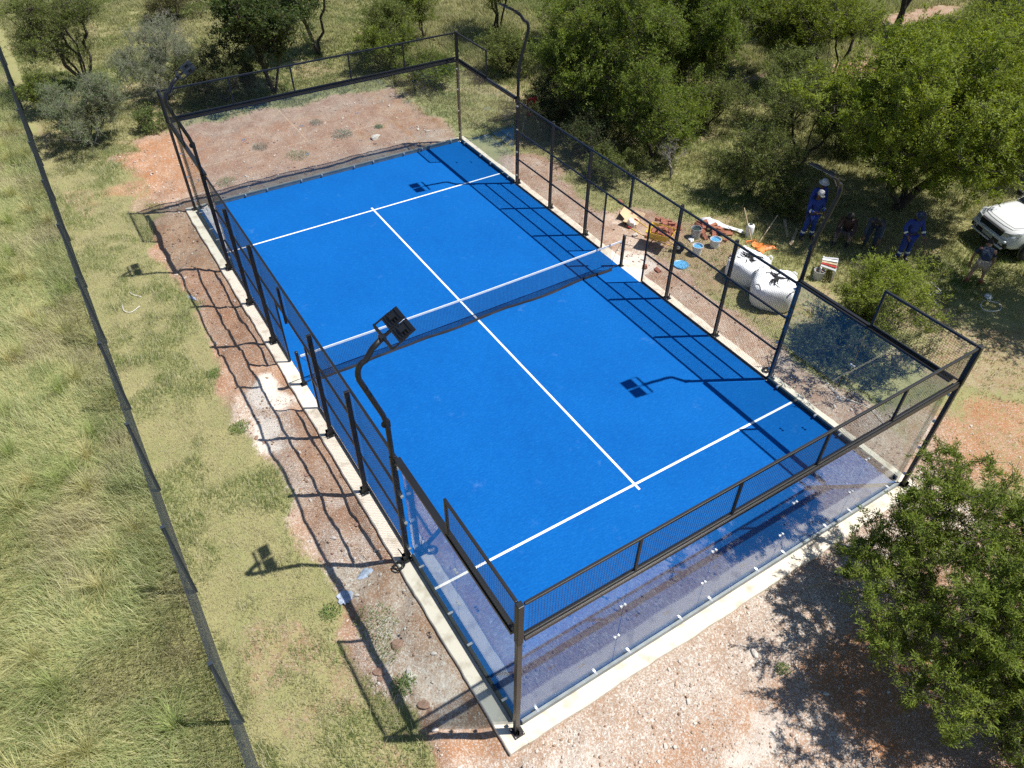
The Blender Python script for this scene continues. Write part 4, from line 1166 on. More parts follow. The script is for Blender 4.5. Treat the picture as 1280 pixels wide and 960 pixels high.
b = MB(); rim = [(x, y, .605) for x, y in hi]; rim.append(rim[0]); b.tube(rim, .013, 6); b.build('tray_rim', M['yellow'], t)
for s in (-1, 1):
    b = MB().tube([(-.95, s * .27, .56), (-.55, s * .25, .42), (-.1, s * .2, .31), (.35, s * .09, .22), (.62, s * .06, .19)], .018, 8)
    f = b.build('handle_frame', M['yellow'], t, True)
    MB().tube([(-1.02, s * .272, .585), (-.9, s * .268, .545)], .024, 8).build('grip', M['red'], f)
    MB().tube([(-.18, s * .21, .33), (-.32, s * .24, .0)], .016, 8).build('leg', M['black'], t)
b = MB().lathe([(.12, -.04), (.175, -.045), (.19, -.02), (.19, .02), (.175, .045), (.12, .04)], (.62, 0, .19), 20, Matrix.Rotation(R(90), 3, 'X'))
w = b.build('wheel', M['rubber'], t)
MB().lathe([(.02, -.05), (.11, -.03), (.11, .03), (.02, .05)], (.62, 0, .19), 14, Matrix.Rotation(R(90), 3, 'X')).build('wheel_rim', M['plastic_white'], w)
cw, sw = math.cos(wrz), math.sin(wrz)
for i in range(17):
    lx, ly = rb.uniform(-.3, .28), rb.uniform(-.2, .2); lz = wz + .48 + rb.rand() * .2 * (1 - abs(lx) / .5) + .03
    brick_obj(wx + lx * cw - ly * sw, wy + lx * sw + ly * cw, lz, rb.rand() * 6.28, rb.normal() * .35, rb.normal() * .35, 'red brick heaped in the tray of the yellow wheelbarrow', 'bricks in the wheelbarrow')

# bulk bags
def bulk_bag(x, y, rz, s, seed, label):
    z = gz1(x, y) - .02
    t = thing('bulk_bag', label, 'bulk bag', (x, y, z), rz, 'white bulk bags standing by the right fence')
    r = np.random.RandomState(seed); secs = []
    prof = [(0, .86), (.05, .97), (.16, 1.03), (.34, 1.07), (.52, 1.06), (.63, 1.02), (.69, .95), (.715, .84), (.735, .62), (.75, .35), (.756, .02)]
    n = 44
    for zz, k in prof:
        ring = []
        for i in range(n):
            a = 2 * math.pi * i / n; c, q = math.cos(a), math.sin(a)
            p = 3.4 if zz < .75 else 2.4
            rr = .56 * k / (abs(c) ** p + abs(q) ** p) ** (1 / p)
            rr *= 1 + .025 * math.sin(5 * a + seed) + .012 * r.normal() * (zz > .02)
            ring.append((rr * c * s, rr * q * s, zz * s + (.015 * r.normal() + .035 * math.sin(3 * a + seed * 2)) * (zz > .5) * (k > .3) * s))
        secs.append(ring)
    MB().loft(secs).build('bag_body', M['poly'], t, True)
    for i in range(4):
        a = math.pi / 4 + i * math.pi / 2
        p0 = Vector((math.cos(a) * .60, math.sin(a) * .60, .60)) * s
        tg = Vector((-math.sin(a), math.cos(a), 0)) * .12 * s; o = Vector((math.cos(a), math.sin(a), 0)) * .05
        b = MB(); pts = [p0 - tg, p0 - tg * .7 + o + Vector((0, 0, .13)), p0 + tg * .2 + o * .5 + Vector((0, 0, .16)), p0 + tg]
        for u, v in zip(pts[:-1], pts[1:]): b.bar(u, v, .012, .05)
        b.build('lifting_loop', M['poly'], t)
    b = MB()                                                   # dark tapering strands splayed over the closed top
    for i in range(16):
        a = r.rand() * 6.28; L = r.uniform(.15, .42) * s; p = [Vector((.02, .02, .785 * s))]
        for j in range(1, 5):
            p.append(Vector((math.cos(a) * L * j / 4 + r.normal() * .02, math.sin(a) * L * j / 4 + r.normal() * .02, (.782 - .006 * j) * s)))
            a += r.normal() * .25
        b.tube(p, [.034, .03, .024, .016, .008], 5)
    b.build('dark_strand', M['rubber'], t)
bulk_bag(7.98, -2.38, .35, .98, 3, 'white woven bulk bag farther from the nearest glass, with dark strands on its top')
bulk_bag(7.72, -3.62, .7, 1.06, 5, 'white woven bulk bag closer to the corner glass wall, with dark strands on its top')

# buckets
def bucket(x, y, mbody, mfill, label, r=.15, h=.30, tilt=0, rz=0, handle=True):
    z = gz1(x, y) - .005
    t = thing('bucket', label, 'bucket', (x, y, z), rz)
    m = Matrix.Rotation(tilt, 3, 'Y'); c = (0, 0, math.sin(tilt) * r)
    MB().lathe([(r * .8, 0), (r, h), (r * 1.06, h), (r * 1.06, h - .03), (r * 1.0, h - .03), (r * .96, h), (r * .80, .02)], c, 20, m).build('bucket_body', M[mbody], t, False)
    MB().lathe([(r * .94, h * .82), (0, h * .84)], c, 20, m).build('contents', M[mfill], t)
    if handle:
        b = MB(); b.tube([m @ Vector((math.cos(a) * r * 1.07, math.sin(a) * r * .55, h - .03 - .4 * r * math.sin(a))) + Vector(c) for a in np.linspace(0, math.pi, 9)], .005, 5)
        b.build('bucket_handle', M['galv'], t)
    return t
bucket(8.2, .12, 'plastic_grey', 'plastic_dark', 'grey bucket with dark green contents between the two brick heaps', .17, .36)
bucket(7.55, -.66, 'plastic_white', 'plastic_blue', 'white bucket with light blue lid nearer the fence', .16, .34)
bucket(8.35, -.62, 'plastic_white', 'plastic_blue', 'white bucket holding a blue crumpled bag in front of the larger brick heap', .17, .28)
bucket(9.78, -3.55, 'plastic_grey', 'mortar', 'pale grey bucket in front of the red and white crate', .16, .30)
bucket(7.0, .45, 'plastic_white', 'mortar', 'small white pot behind the black fence post beside the wheelbarrow', .09, .26, handle=False)
o = MB().lathe([(.0, .012), (.20, .012), (.23, .03), (.24, .0), (0, 0)], (6.75, -.85, gz1(6.75, -.85) + .005), 24).build('plastic_disc', M['plastic_blue'])
tag(o, 'round light blue plastic lid lying flat on the ground by the fence', 'plastic disc')

def crumple(name, x, y, sx, sy, sz, m, lab, cat, seed, lift=.4):
    bm = bmesh.new(); bmesh.ops.create_icosphere(bm, subdivisions=4, radius=1)
    r = random.Random(seed); pl = [(Vector((r.gauss(0, 1), r.gauss(0, 1), r.gauss(0, 1))).normalized(), r.uniform(.45, .8)) for _ in range(26)]
    for v in bm.verts:
        d0 = v.co.copy(); k0 = 1.0
        for nrm, dd in pl:
            k = d0.dot(nrm)
            if k > dd: k0 = min(k0, dd / k) 
        v.co *= k0 + .10 * math.sin(d0.x * 9 + seed) * math.sin(d0.y * 8) 
        v.co.x *= sx; v.co.y *= sy; v.co.z = (v.co.z + lift) * sz
        v.co.z = max(v.co.z, 0)
    me = bpy.data.meshes.new(name); bm.to_mesh(me); bm.free()
    o = link_mesh(name, me, M[m]); o.location = (x, y, gz1(x, y)); o.rotation_euler = (0, 0, seed)
    return tag(o, lab, cat)
crumple('plastic_bag', 6.85, 1.72, .22, .17, .22, 'plastic_white', 'crumpled white plastic bag leaning on the open cardboard box', 'bag', 2)
crumple('plastic_bag', 7.95, .02, .20, .14, .08, 'plastic_white', 'spilled white plastic sack lying beside the grey bucket', 'bag', 4)
crumple('plastic_bag', 13.3, -6.85, .22, .15, .10, 'plastic_white', 'white plastic bag on the grass near the man by the vehicle', 'bag', 7)
crumple('plastic_scrap', -6.55, -6.15, .22, .30, .05, 'puddle', 'crumpled blue grey plastic scrap on the gravel left of the court', 'plastic scrap', 9, .2)
crumple('plastic_scrap', -5.95, -5.85, .22, .34, .04, 'puddle', 'blue grey plastic scrap close to the kerb left of the court', 'plastic scrap', 11, .2)
crumple('plastic_scrap', -6.5, 5.3, .10, .30, .04, 'puddle', 'thin blue grey plastic scrap in the far part of the trench', 'plastic scrap', 13, .2)
crumple('soil_heap', 8.45, -1.52, .36, .30, .20, 'mortar', 'small brown soil heap behind the farther bulk bag', 'soil heap', 5, .2)
crumple('mortar_lump', 6.6, 1.2, .16, .10, .08, 'stone_pale', 'pale mortar lump beside the wheelbarrow handles', 'mortar lump', 6, .4)

# cardboard box, opened out
x, y = 7.12, 1.95; t = thing('cardboard_box', 'opened out brown cardboard box on the dirt outside the right mesh fence', 'box', (x, y, gz1(x, y)), .5)
MB().box((0, 0, .03), (.62, .50, .008), 0, .05, .06).build('base_panel', M['card'], t)
MB().box((.12, .34, .13), (.60, .32, .008), .1, .75, 0).build('flap', M['card'], t)
MB().box((-.40, .05, .10), (.30, .46, .008), .1, 0, .6).build('flap', M['card'], t)
MB().box((.36, -.05, .06), (.24, .40, .008), 0, 0, -.35).build('flap', M['card'], t)
# white plastic sheet, long and twisted
b = MB(); secs = []
P = [(9.02, .78, .02, .30), (9.15, .52, .12, .34), (9.25, .25, .10, .26), (9.42, -.05, .06, .18), (9.58, -.32, .07, .11), (9.68, -.55, .06, .14)]
for i, (x, y, z, w) in enumerate(P):
    z += gz1(x, y); n_ = 9; up = []; dn = []
    for j in range(n_):
        f = j / (n_ - 1) - .5
        q = (x + f * w * .9, y + f * w * .35, z + .09 * math.sin(f * 9 + i * 1.7) * w * 2 + .06 * (1 - abs(f) * 2))
        up.append(q); dn.append((q[0], q[1], q[2] - .012))
    secs.append(up + dn[::-1])
tag(b.loft(secs).build('plastic_sheet', M['plastic_white'], None, True), 'long twisted white plastic sheet trailing on the grass behind the larger brick heap', 'plastic sheet')
x, y = 9.75, -.72; t = thing('plastic_canister', 'white upright plastic canister with a dark mouth at the end of the white sheet', 'canister', (x, y, gz1(x, y)))
MB().lathe([(.12, 0), (.13, .02), (.13, .36), (.10, .42), (.05, .43)], (0, 0, 0), 18).build('canister_body', M['plastic_white'], t, True)
MB().lathe([(.055, .425), (.055, .455), (.0, .457)], (0, 0, 0), 12).build('canister_mouth', M['plastic_dark'], t)
# tools
def tool(x, y, rz, tilt, L, head, label, name, mh):
    t = thing(name, label, 'tool', (x, y, gz1(x, y)), rz)
    e = Vector((math.cos(tilt) * L, 0, math.sin(tilt) * L + .05))
    MB().tube([(0, 0, .05), e * .5 + Vector((0, 0, .02)), e], .017, 8).build('tool_handle', M[mh], t)
    b = MB()
    if head == 'spade':
        secs = []
        for f in (0, .3, .7, 1.0):
            w = .14 * (1 - .35 * (f == 1.0)) ; xx = -.02 - f * .34
            secs.append([(xx, -w, .05), (xx, 0, .02), (xx, w, .05), (xx, w, .058), (xx, 0, .03), (xx, -w, .058)])
        b.loft(secs)
        b.build('tool_head', M['orange'], t)
    else:
        b.bar((0, -.22, .06), (0, .22, .06), .03, .03)
        for k in range(9): b.bar((0, -.2 + .05 * k, .06), (-.08, -.2 + .05 * k, .0), .008, .01)
        b.build('tool_head', M['orange'], t)
tool(9.72, -1.22, .35, .35, 1.25, 'spade', 'orange spade lying with its wooden handle towards the tree shade', 'spade', 'wood')
tool(9.55, -1.05, 1.3, .75, 1.1, 'rake', 'orange rake with its thin handle propped up beside the canister', 'rake', 'wood')
b = MB(); secs = []
for i in range(9):
    a = i / 8 * math.pi - math.pi / 2
    secs.append([(9.62 + .30 * math.sin(a) , -1.5 + .16 * math.cos(a) - .32 * f, gz1(9.6, -1.5) + .02 + .05 * (1 - f) * f * 4 + th) for f in (0, .5, 1) for th in (0,)] + [(9.62 + .30 * math.sin(a), -1.5 + .16 * math.cos(a) - .32 * f, gz1(9.6, -1.5) + .005 + .05 * (1 - f) * f * 4) for f in (1, .5, 0)])
tag(b.loft(secs).build('orange_tray', M['orange'], None, True), 'shallow orange plastic tray on the grass in front of the spade', 'tray')
# planks lying in the grass near the workers
for (x0, y0, x1, y1, lab) in ((10.7, -1.5, 11.4, -.7, 'thin pale plank lying left of the workers in the shade'), (10.4, -1.9, 11.3, -1.35, 'short weathered plank beside the workers at the shade edge')):
    o = MB().bar((x0, y0, gz1(x0, y0) + .06), (x1, y1, gz1(x1, y1) + .09), .09, .03).build('plank', M['wood']); tag(o, lab, 'plank')
# red and white crate
x, y = 10.15, -3.55; t = thing('wooden_crate', 'broken red and white slatted crate standing behind the pale grey bucket', 'crate', (x, y, gz1(x, y)), .6)
for sx in (-1, 1):
    for sy in (-1, 1): MB().box((sx * .33, sy * .2, .2), (.05, .05, .4)).build('leg', M['plastic_white'], t)
for z, m_ in ((.12, 'red'), (.26, 'wood'), (.38, 'plastic_grey')):
    for sy in (-1, 1): MB().box((0, sy * .215, z), (.74, .02, .07), 0, 0, .04 * sy).build('slat', M[m_], t)
for i in range(5): MB().box((-.28 + .14 * i, 0, .42 + .01 * (i % 2)), (.09, .44, .018), .12 * (i - 2)).build('top_slat', M[('plastic_grey', 'red', 'wood', 'plastic_white', 'plastic_grey')[i]], t)
# cords on the grass
def cord(pts, lab, r=.008, m='cord'):
    P = [Vector((x, y, gz1(x, y) + .035 + .012 * math.sin(i * 2.1))) for i, (x, y) in enumerate(pts)]
    S = []
    for i in range(len(P) - 1):
        p0, p1, p2, p3 = P[max(i - 1, 0)], P[i], P[i + 1], P[min(i + 2, len(P) - 1)]
        for f in (0, .25, .5, .75):
            S.append(.5 * ((2 * p1) + (p2 - p0) * f + (2 * p0 - 5 * p1 + 4 * p2 - p3) * f * f + (3 * p1 - p0 - 3 * p2 + p3) * f ** 3))
    S.append(P[-1])
    tag(MB().tube(S, r, 6).build('cord', M[m], None, True), lab, 'cord')
cord([(-8.25, 5.95), (-8.28, 5.6), (-8.12, 5.45), (-7.85, 5.6)], 'white cord curled on the mown grass near the lamp shadow')
cord([(-7.95, 6.45), (-7.9, 6.25), (-7.72, 6.05)], 'short white cord piece just above the curled one on the mown grass')
cord([(11.6, -6.5), (11.9, -5.9), (12.3, -6.0), (12.5, -5.5)], 'white cord lying in the grass between the corner bush and the man', .012)
cord([(12.7, -7.0), (13.0, -6.9), (13.3, -7.2), (13.0, -7.4), (12.6, -7.2), (12.8, -6.9)], 'white cord tangled in the shade below the man by the vehicle', .010)
cord([(6.4, -6.8), (6.2, -7.4), (6.5, -8.1), (6.3, -8.8)], 'pale wire on the dirt behind the right corner glass', .009)
cord([(1.25, -10.75), (1.7, -10.9), (2.1, -11.3)], 'pale dry root on the gravel beside the end wall kerb', .012, 'wood')

# red cloth on a branch
x, y = 7.75, 9.1; b = MB(); secs = []
for i in range(7):
    f = i / 6; up = []; dn = []
    for j in range(9):
        q = j / 8 - .5
        p = (x + q * .62 * (1 - .3 * f), y - .15 * math.sin(q * 9) * .5 + .1 * f, 1.45 - f * .75 - .25 * q * q + .05 * math.sin(q * 11))
        up.append(p); dn.append((p[0] + .012, p[1] + .02, p[2]))
    secs.append(up + dn[::-1])
tag(b.loft(secs).build('red_cloth', M['red'], None, True), 'dark red cloth hanging on a branch in the shade behind the far right floodlight', 'cloth')
o = MB().tube([(7.2, 9.0, gz1(7.2, 9)), (7.35, 9.05, .6), (7.5, 9.12, 1.2), (8.0, 9.12, 1.46), (8.3, 9.2, 1.5)], [.035, .03, .026, .02, .008], 7).build('dead_branch', M['bark_grey'], None, True)
tag(o, 'pale dead branch holding up the dark red cloth', 'branch')

# ------------------------------------------------------------------ people
def skin_obj(name, V, E, Rr, m, parent, sub=1, root=0):
    me = bpy.data.meshes.new(name); me.from_pydata([tuple(v) for v in V], E, [])
    o = bpy.data.objects.new(name, me); COL.objects.link(o)
    md = o.modifiers.new('skin', 'SKIN'); md.use_smooth_shade = True; md.branch_smoothing = .3
    sv = me.skin_vertices[0].data
    for i, r in enumerate(Rr):
        sv[i].radius = r if isinstance(r, tuple) else (r, r)
        sv[i].use_root = (i == root)
    if sub:
        s = o.modifiers.new('sub', 'SUBSURF'); s.levels = sub; s.render_levels = sub
    dg = bpy.context.evaluated_depsgraph_get(); dg.update()
    m2 = bpy.data.meshes.new_from_object(o.evaluated_get(dg))
    o.modifiers.clear(); o.data = m2; bpy.data.meshes.remove(me)
    m2.name = name
    m2.materials.clear(); m2.materials.append(M[m])
    for p in m2.polygons: p.use_smooth = True
    o.parent = parent
    return o

def person(label, x, y, face, pose, top, legs, skin='skin', hat=None, boots='boot', bands=False, H=1.74, group='workers near the court', sleeves=True):
    """faces the direction `face` (xy); local +y is forward"""
    s = H / 1.74
    t = thing('person', label, 'person', (x, y, gz1(x, y) - .01), math.atan2(face[1], face[0]) - math.pi / 2, group)
    V3 = lambda a, b, c: Vector((a, b, c)) * s
    J = {}
    bend = pose.get('bend', 0.0); hipz = pose.get('hip', .92); crouch = pose.get('crouch', 0)
    pel = V3(0, pose.get('pback', 0), hipz); J['pel'] = pel
    up = Vector((0, math.sin(bend), math.cos(bend))); fw = Vector((0, math.cos(bend), -math.sin(bend)))
    J['spine'] = pel + up * .20 * s; J['chest'] = pel + up * .40 * s; J['neck'] = pel + up * .57 * s + fw * .01
    hb = bend * .75 + pose.get('nod', .15); hu = Vector((0, math.sin(hb), math.cos(hb))); hf = Vector((0, math.cos(hb), -math.sin(hb)))
    J['jaw'] = J['neck'] + hu * .075 * s + hf * .02; J['head'] = J['neck'] + hu * .155 * s + hf * .025; J['top'] = J['neck'] + hu * .235 * s + hf * .01
    for sd, nm in ((-1, 'L'), (1, 'R')):
        J['sh' + nm] = J['chest'] + up * .10 * s + Vector((sd * .185 * s, 0, 0))
        e, w = pose['arm' + nm]
        J['el' + nm] = J['sh' + nm] + (Vector((e[0] * sd, 0, 0)) + fw * e[1] + up * e[2]).normalized() * .29 * s
        J['wr' + nm] = J['el' + nm] + (Vector((w[0] * sd, 0, 0)) + fw * w[1] + up * w[2]).normalized() * .255 * s
        J['hip' + nm] = pel + Vector((sd * .10 * s, 0, -.05 * s))
        k, a = pose['leg' + nm]
        J['kn' + nm] = V3(k[0] * sd, k[1], k[2]); J['an' + nm] = V3(a[0] * sd, a[1], a[2]); J['toe' + nm] = J['an' + nm] + V3(.03 * sd, .17, -.055)
    # body: one continuous skinned surface with head, hands and fingers
    names = ['pel', 'spine', 'chest', 'neck', 'jaw', 'head', 'top']
    V = [J[n] for n in names]; Rr = [(.135, .10), (.125, .095), (.15, .10), (.055, .055), (.068, .075), (.078, .095), (.05, .06)]
    E = [(i, i + 1) for i in range(6)]
    def addv(p, r, con):
        V.append(p); Rr.append(r); E.append((con, len(V) - 1)); return len(V) - 1
    addv(J['head'] + hf * .115 * s - hu * .02, .014, 5)                 # nose
    for sd in (-1, 1): addv(J['head'] + Vector((sd * .092, 0, 0)) - hu * .01, .016, 5)   # ears
    for sd, nm in ((-1, 'L'), (1, 'R')):
        i = addv(J['sh' + nm], .062, 2); i = addv(J['el' + nm], .043, i); i = addv(J['wr' + nm], .029, i)
        dh = (J['wr' + nm] - J['el' + nm]).normalized(); pl = addv(J['wr' + nm] + dh * .075 * s, (.036, .022), i)
        sdv = dh.cross(Vector((0, 1, .2))).normalized(); nrm = sdv.cross(dh)
        for q in range(4):
            b0 = J['wr' + nm] + dh * .10 * s + sdv * (-.03 + .02 * q)
            L = (.062, .072, .068, .052)[q]
            f1 = addv(b0 + dh * L * .5 + nrm * .006, .010, pl); addv(b0 + dh * L * .95 + nrm * .024, .008, f1)
        th = addv(J['wr' + nm] + dh * .05 + sdv * -.048 + nrm * .01, .011, i); addv(J['wr' + nm] + dh * .09 + sdv * -.058 + nrm * .02, .009, th)
        j = addv(J['hip' + nm], .085, 0); j = addv(J['kn' + nm], .056, j); j = addv(J['an' + nm], .040, j); addv(J['toe' + nm], .036, j)
    skin_obj('body', V, E, Rr, skin, t)
    for sd in (-1, 1):
        MB().lathe([(.0, -.011), (.011, 0), (0, .011)], J['head'] + hf * .098 * s + Vector((sd * .032, 0, 0)) + hu * .01, 8).build('eye', M['eye'], t)
    # clothes
    def cloth(name, chain, m):
        V = []; E = []; Rr = []; ix = {}
        for p, q in chain:
            for k, r in (p, q):
                if k not in ix: ix[k] = len(V); V.append(J[k] if isinstance(k, str) else k[1]); Rr.append(r)
            E.append((ix[p[0]], ix[q[0]]))
        return skin_obj(name, V, E, Rr, m, t)
    J['collar'] = J['neck'] - up * .035 * s
    sh = .082; el = .062; wr = .048
    tc = [(('pel', (.165, .13)), ('spine', (.165, .135))), (('spine', (.165, .135)), ('chest', (.195, .145))), (('chest', (.195, .145)), ('collar', .085))]
    for nm in 'LR':
        tc.append((('chest', (.195, .145)), ('sh' + nm, sh)))
        if sleeves: tc += [(('sh' + nm, sh), ('el' + nm, el)), (('el' + nm, el), ('cuff' + nm, wr))]; J['cuff' + nm] = J['wr' + nm] - (J['wr' + nm] - J['el' + nm]).normalized() * .015
        else: J['slv' + nm] = J['sh' + nm].lerp(J['el' + nm], .7); tc.append((('sh' + nm, sh), ('slv' + nm, .064)))
    cloth('jacket', tc, top)
    lc = []
    for nm in 'LR':
        J['hem' + nm] = J['an' + nm] + (J['kn' + nm] - J['an' + nm]).normalized() * (.05 if not pose.get('shorts') else .34)
        lc += [(('pel', (.160, .128)), ('hip' + nm, .106)), (('hip' + nm, .106), ('kn' + nm, .078)), (('kn' + nm, .078), ('hem' + nm, .066))]
    cloth('trousers', lc, legs)
    for nm in 'LR':
        d = (J['kn' + nm] - J['an' + nm]).normalized()
        J['bt' + nm] = J['an' + nm] + d * .14
        cloth('boot', [(('bt' + nm, .056), ('an' + nm, .056)), (('an' + nm, .056), ('toe' + nm, .050))], boots)
        if bands:
            p = J['kn' + nm].lerp(J['hem' + nm], .45); dd = (J['kn' + nm] - J['hem' + nm]).normalized()
            MB().tube([p - dd * .03, p + dd * .03], .079, 12, False).build('reflective_band', M['reflect'], t)
            p = J['el' + nm].lerp(J['wr' + nm], .45); dd = (J['el' + nm] - J['wr' + nm]).normalized()
            MB().tube([p - dd * .025, p + dd * .025], .060, 12, False).build('reflective_band', M['reflect'], t)
    # hair or hat
    q = hu.to_track_quat('Z', 'Y').to_matrix()
    c = J['head'] + hu * .03 * s
    if hat:
        b = MB().lathe([(.103, .0), (.104, .05), (.085, .10), (.04, .125), (0, .13)], c, 16, q)
        if hat[1] == 'brim': b.lathe([(.10, .0), (.165, -.02), (.165, -.012), (.10, .012)], c, 18, q)
        else: b.loft([[c + hf * f + Vector((xx, 0, 0)) + hu * zz for xx, zz in ((-.075 * k, .0), (.075 * k, .0), (.075 * k, .012), (-.075 * k, .012))] for f, k in ((.08, 1), (.15, .9), (.185, .5))])
        b.build('hat', M[hat[0]], t, True)
    else:
        MB().lathe([(.099, -.05), (.103, .01), (.09, .06), (.05, .098), (0, .108)], c - hf * .012, 14, q).build('hair', M['hair'], t, True)
    return t
DN = ((.25, .05, -1), (.12, .2, -1))
ST = dict(armL=DN, armR=DN, legL=((.11, .02, .48), (.13, -.02, .085)), legR=((.11, .02, .48), (.13, -.02, .085)))
person('person in blue coverall and pale grey cap, front one of the pair in the shade', 11.15, -1.85, (-.35, -1),
       dict(ST, armL=((.35, .15, -1), (-.5, .9, -.05)), armR=((.35, .2, -1), (-.45, .9, .05)), legL=((.13, .03, .48), (.17, .0, .085)), legR=((.13, .0, .48), (.17, -.05, .085))), 'overall', 'overall', hat=('hatwhite', 'peak'), bands=True)
person('person in blue coverall and white brimmed hat, standing just behind another one in blue', 11.75, -1.45, (-.3, -1), ST, 'overall', 'overall', hat=('hatwhite', 'brim'), H=1.78)
person('person crouching in dark maroon top, grey trousers and black cap, under the huge acacia', 12.0, -2.62, (-1, -.5),
       dict(hip=.40, bend=.35, pback=-.1, nod=.3, armL=((.2, .7, -.6), (-.2, .9, -.2)), armR=((.2, .7, -.6), (-.2, .9, -.2)), legL=((.2, .32, .50), (.17, .16, .085)), legR=((.22, .30, .47), (.2, .36, .085))), 'maroon', 'greycloth', hat=('hair', 'peak'))
person('person bending forward in navy work clothes, second from the right under the huge acacia', 12.45, -3.25, (-.9, -.5),
       dict(hip=.86, bend=1.05, pback=-.12, nod=.1, armL=((.15, .9, -.5), (0, 1, -.25)), armR=((.15, .9, -.5), (0, 1, -.25)), legL=((.12, .06, .45), (.14, -.04, .085)), legR=((.12, .06, .45), (.14, .02, .085))), 'navy', 'navy')
person('person in royal blue coverall and dark hat, standing alone behind the bright green bush', 12.72, -4.25, (-.5, -1),
       dict(ST, armL=((.35, .15, -1), (.1, .6, -.7)), armR=((.4, .0, -1), (-.3, .55, -.6)), hip=.92, bend=.03, nod=.4), 'overall', 'overall', hat=('navy', 'brim'), bands=True)
person('person bending in navy shirt, tan shorts and red brown boots by the white pickup', 13.5, -6.2, (.9, .5),
       dict(hip=.84, bend=1.25, pback=-.14, nod=.3, shorts=True, armL=((.3, .8, -.6), (-.1, 1, -.1)), armR=((.3, .8, -.6), (-.1, 1, -.1)), legL=((.14, .04, .45), (.18, -.06, .085)), legR=((.14, .06, .45), (.18, .05, .085))), 'navy', 'tan', 'skin2', boots='boot_red', H=1.84, sleeves=False)

# ------------------------------------------------------------------ white vehicle (front half inside the picture)
vx, vy = 17.85, -5.95; va = math.atan2(.34, -.94)
t = thing('pickup_truck', 'white pickup parked in the tree shade at the right edge, nose towards the court', 'pickup', (vx, vy, gz1(16.5, -5.6)), va)
def ring(x, hw, z0, z1, ch=.10, tum=.04):
    return [(x, -hw + ch, z0), (x, hw - ch, z0), (x, hw, z0 + ch), (x, hw, (z0 + z1) * .55), (x, hw - tum, z1 - ch * .8), (x, hw - tum - ch * 1.2, z1), (x, 0, z1 + .03), (x, -hw + tum + ch * 1.2, z1), (x, -hw + tum, z1 - ch * .8), (x, -hw, (z0 + z1) * .55), (x, -hw, z0 + ch)]
b = MB().loft([ring(2.44, .66, .46, .74), ring(2.38, .78, .40, .90), ring(2.25, .87, .37, 1.00), ring(2.0, .91, .36, 1.06), ring(1.5, .925, .36, 1.11), ring(1.0, .925, .36, 1.16), ring(-.9, .925, .36, 1.16), ring(-1.0, .925, .36, 1.14), ring(-2.4, .92, .42, 1.14), ring(-2.5, .86, .5, 1.06)])
body = b.build('body', M['paint_white'], t, True)
md = body.modifiers.new('sub', 'SUBSURF'); md.levels = 1; md.render_levels = 1
b = MB(); 
cab = [[(x, -w0, 1.12), (x, w0, 1.12), (x2, w1, z), (x2, -w1, z)] for x, w0, x2, w1, z in ((1.05, .84, .30, .66, 1.74), (.95, .84, .2, .67, 1.76), (-.75, .84, -.68, .67, 1.76), (-.95, .82, -.80, .64, 1.72))]
b.loft(cab).build('cab', M['paint_white'], t, bevel=.03)
# windscreen and side glass, 6 mm proud of the cab
def quadslab(b, q, th):
    q = [Vector(p) for p in q]; n = (q[1] - q[0]).cross(q[2] - q[0]).normalized() * th
    b.add([p for p in q] + [p + n for p in q], [(3, 2, 1, 0), (4, 5, 6, 7), (0, 1, 5, 4), (1, 2, 6, 5), (2, 3, 7, 6), (3, 0, 4, 7)])
b = MB(); quadslab(b, [(1.04, -.76, 1.17), (1.04, .76, 1.17), (.36, .60, 1.70), (.36, -.60, 1.70)], .012); b.build('windscreen', M['carglass'], t)
for s in (-1, 1):
    b = MB(); qq = [(.80, s * .848, 1.20), (.18, s * .70, 1.68), (-.62, s * .70, 1.68), (-.72, s * .845, 1.20)]
    quadslab(b, qq if s < 0 else qq[::-1], -.012); b.build('side_window', M['carglass'], t)
    b = MB().box((.82, s * 1.02, 1.24), (.10, .20, .15)); b.box((.84, s * .92, 1.20), (.05, .12, .04)); b.build('mirror', M['trim'], t, bevel=.02)
    MB().box((-.35, s * .932, .98), (.16, .02, .03)).build('door_handle', M['chrome'], t)
b = MB().loft([[(x, -w, z0), (x, w, z0), (x, w, z1), (x, -w, z1)] for x, w, z0, z1 in ((2.38, .50, .72, .92), (2.452, .46, .73, .90))]); g_ = b.build('grille', M['trim'], t)
b = MB()
for z in (.77, .815, .86): b.box((2.455, 0, z), (.012, .86, .014))
b.build('grille_bar', M['plastic_dark'], g_)
MB().box((2.455, 0, .52), (.03, .95, .12)).build('lower_grille', M['trim'], t)
MB().box((2.475, .02, .56), (.012, .44, .105)).build('number_plate', M['plate'], t)
b = MB().box((2.44, 0, .655), (.09, 1.50, .09)); b.box((2.43, 0, .42), (.10, 1.40, .06)); b.build('bumper', M['paint_white'], t, bevel=.03)
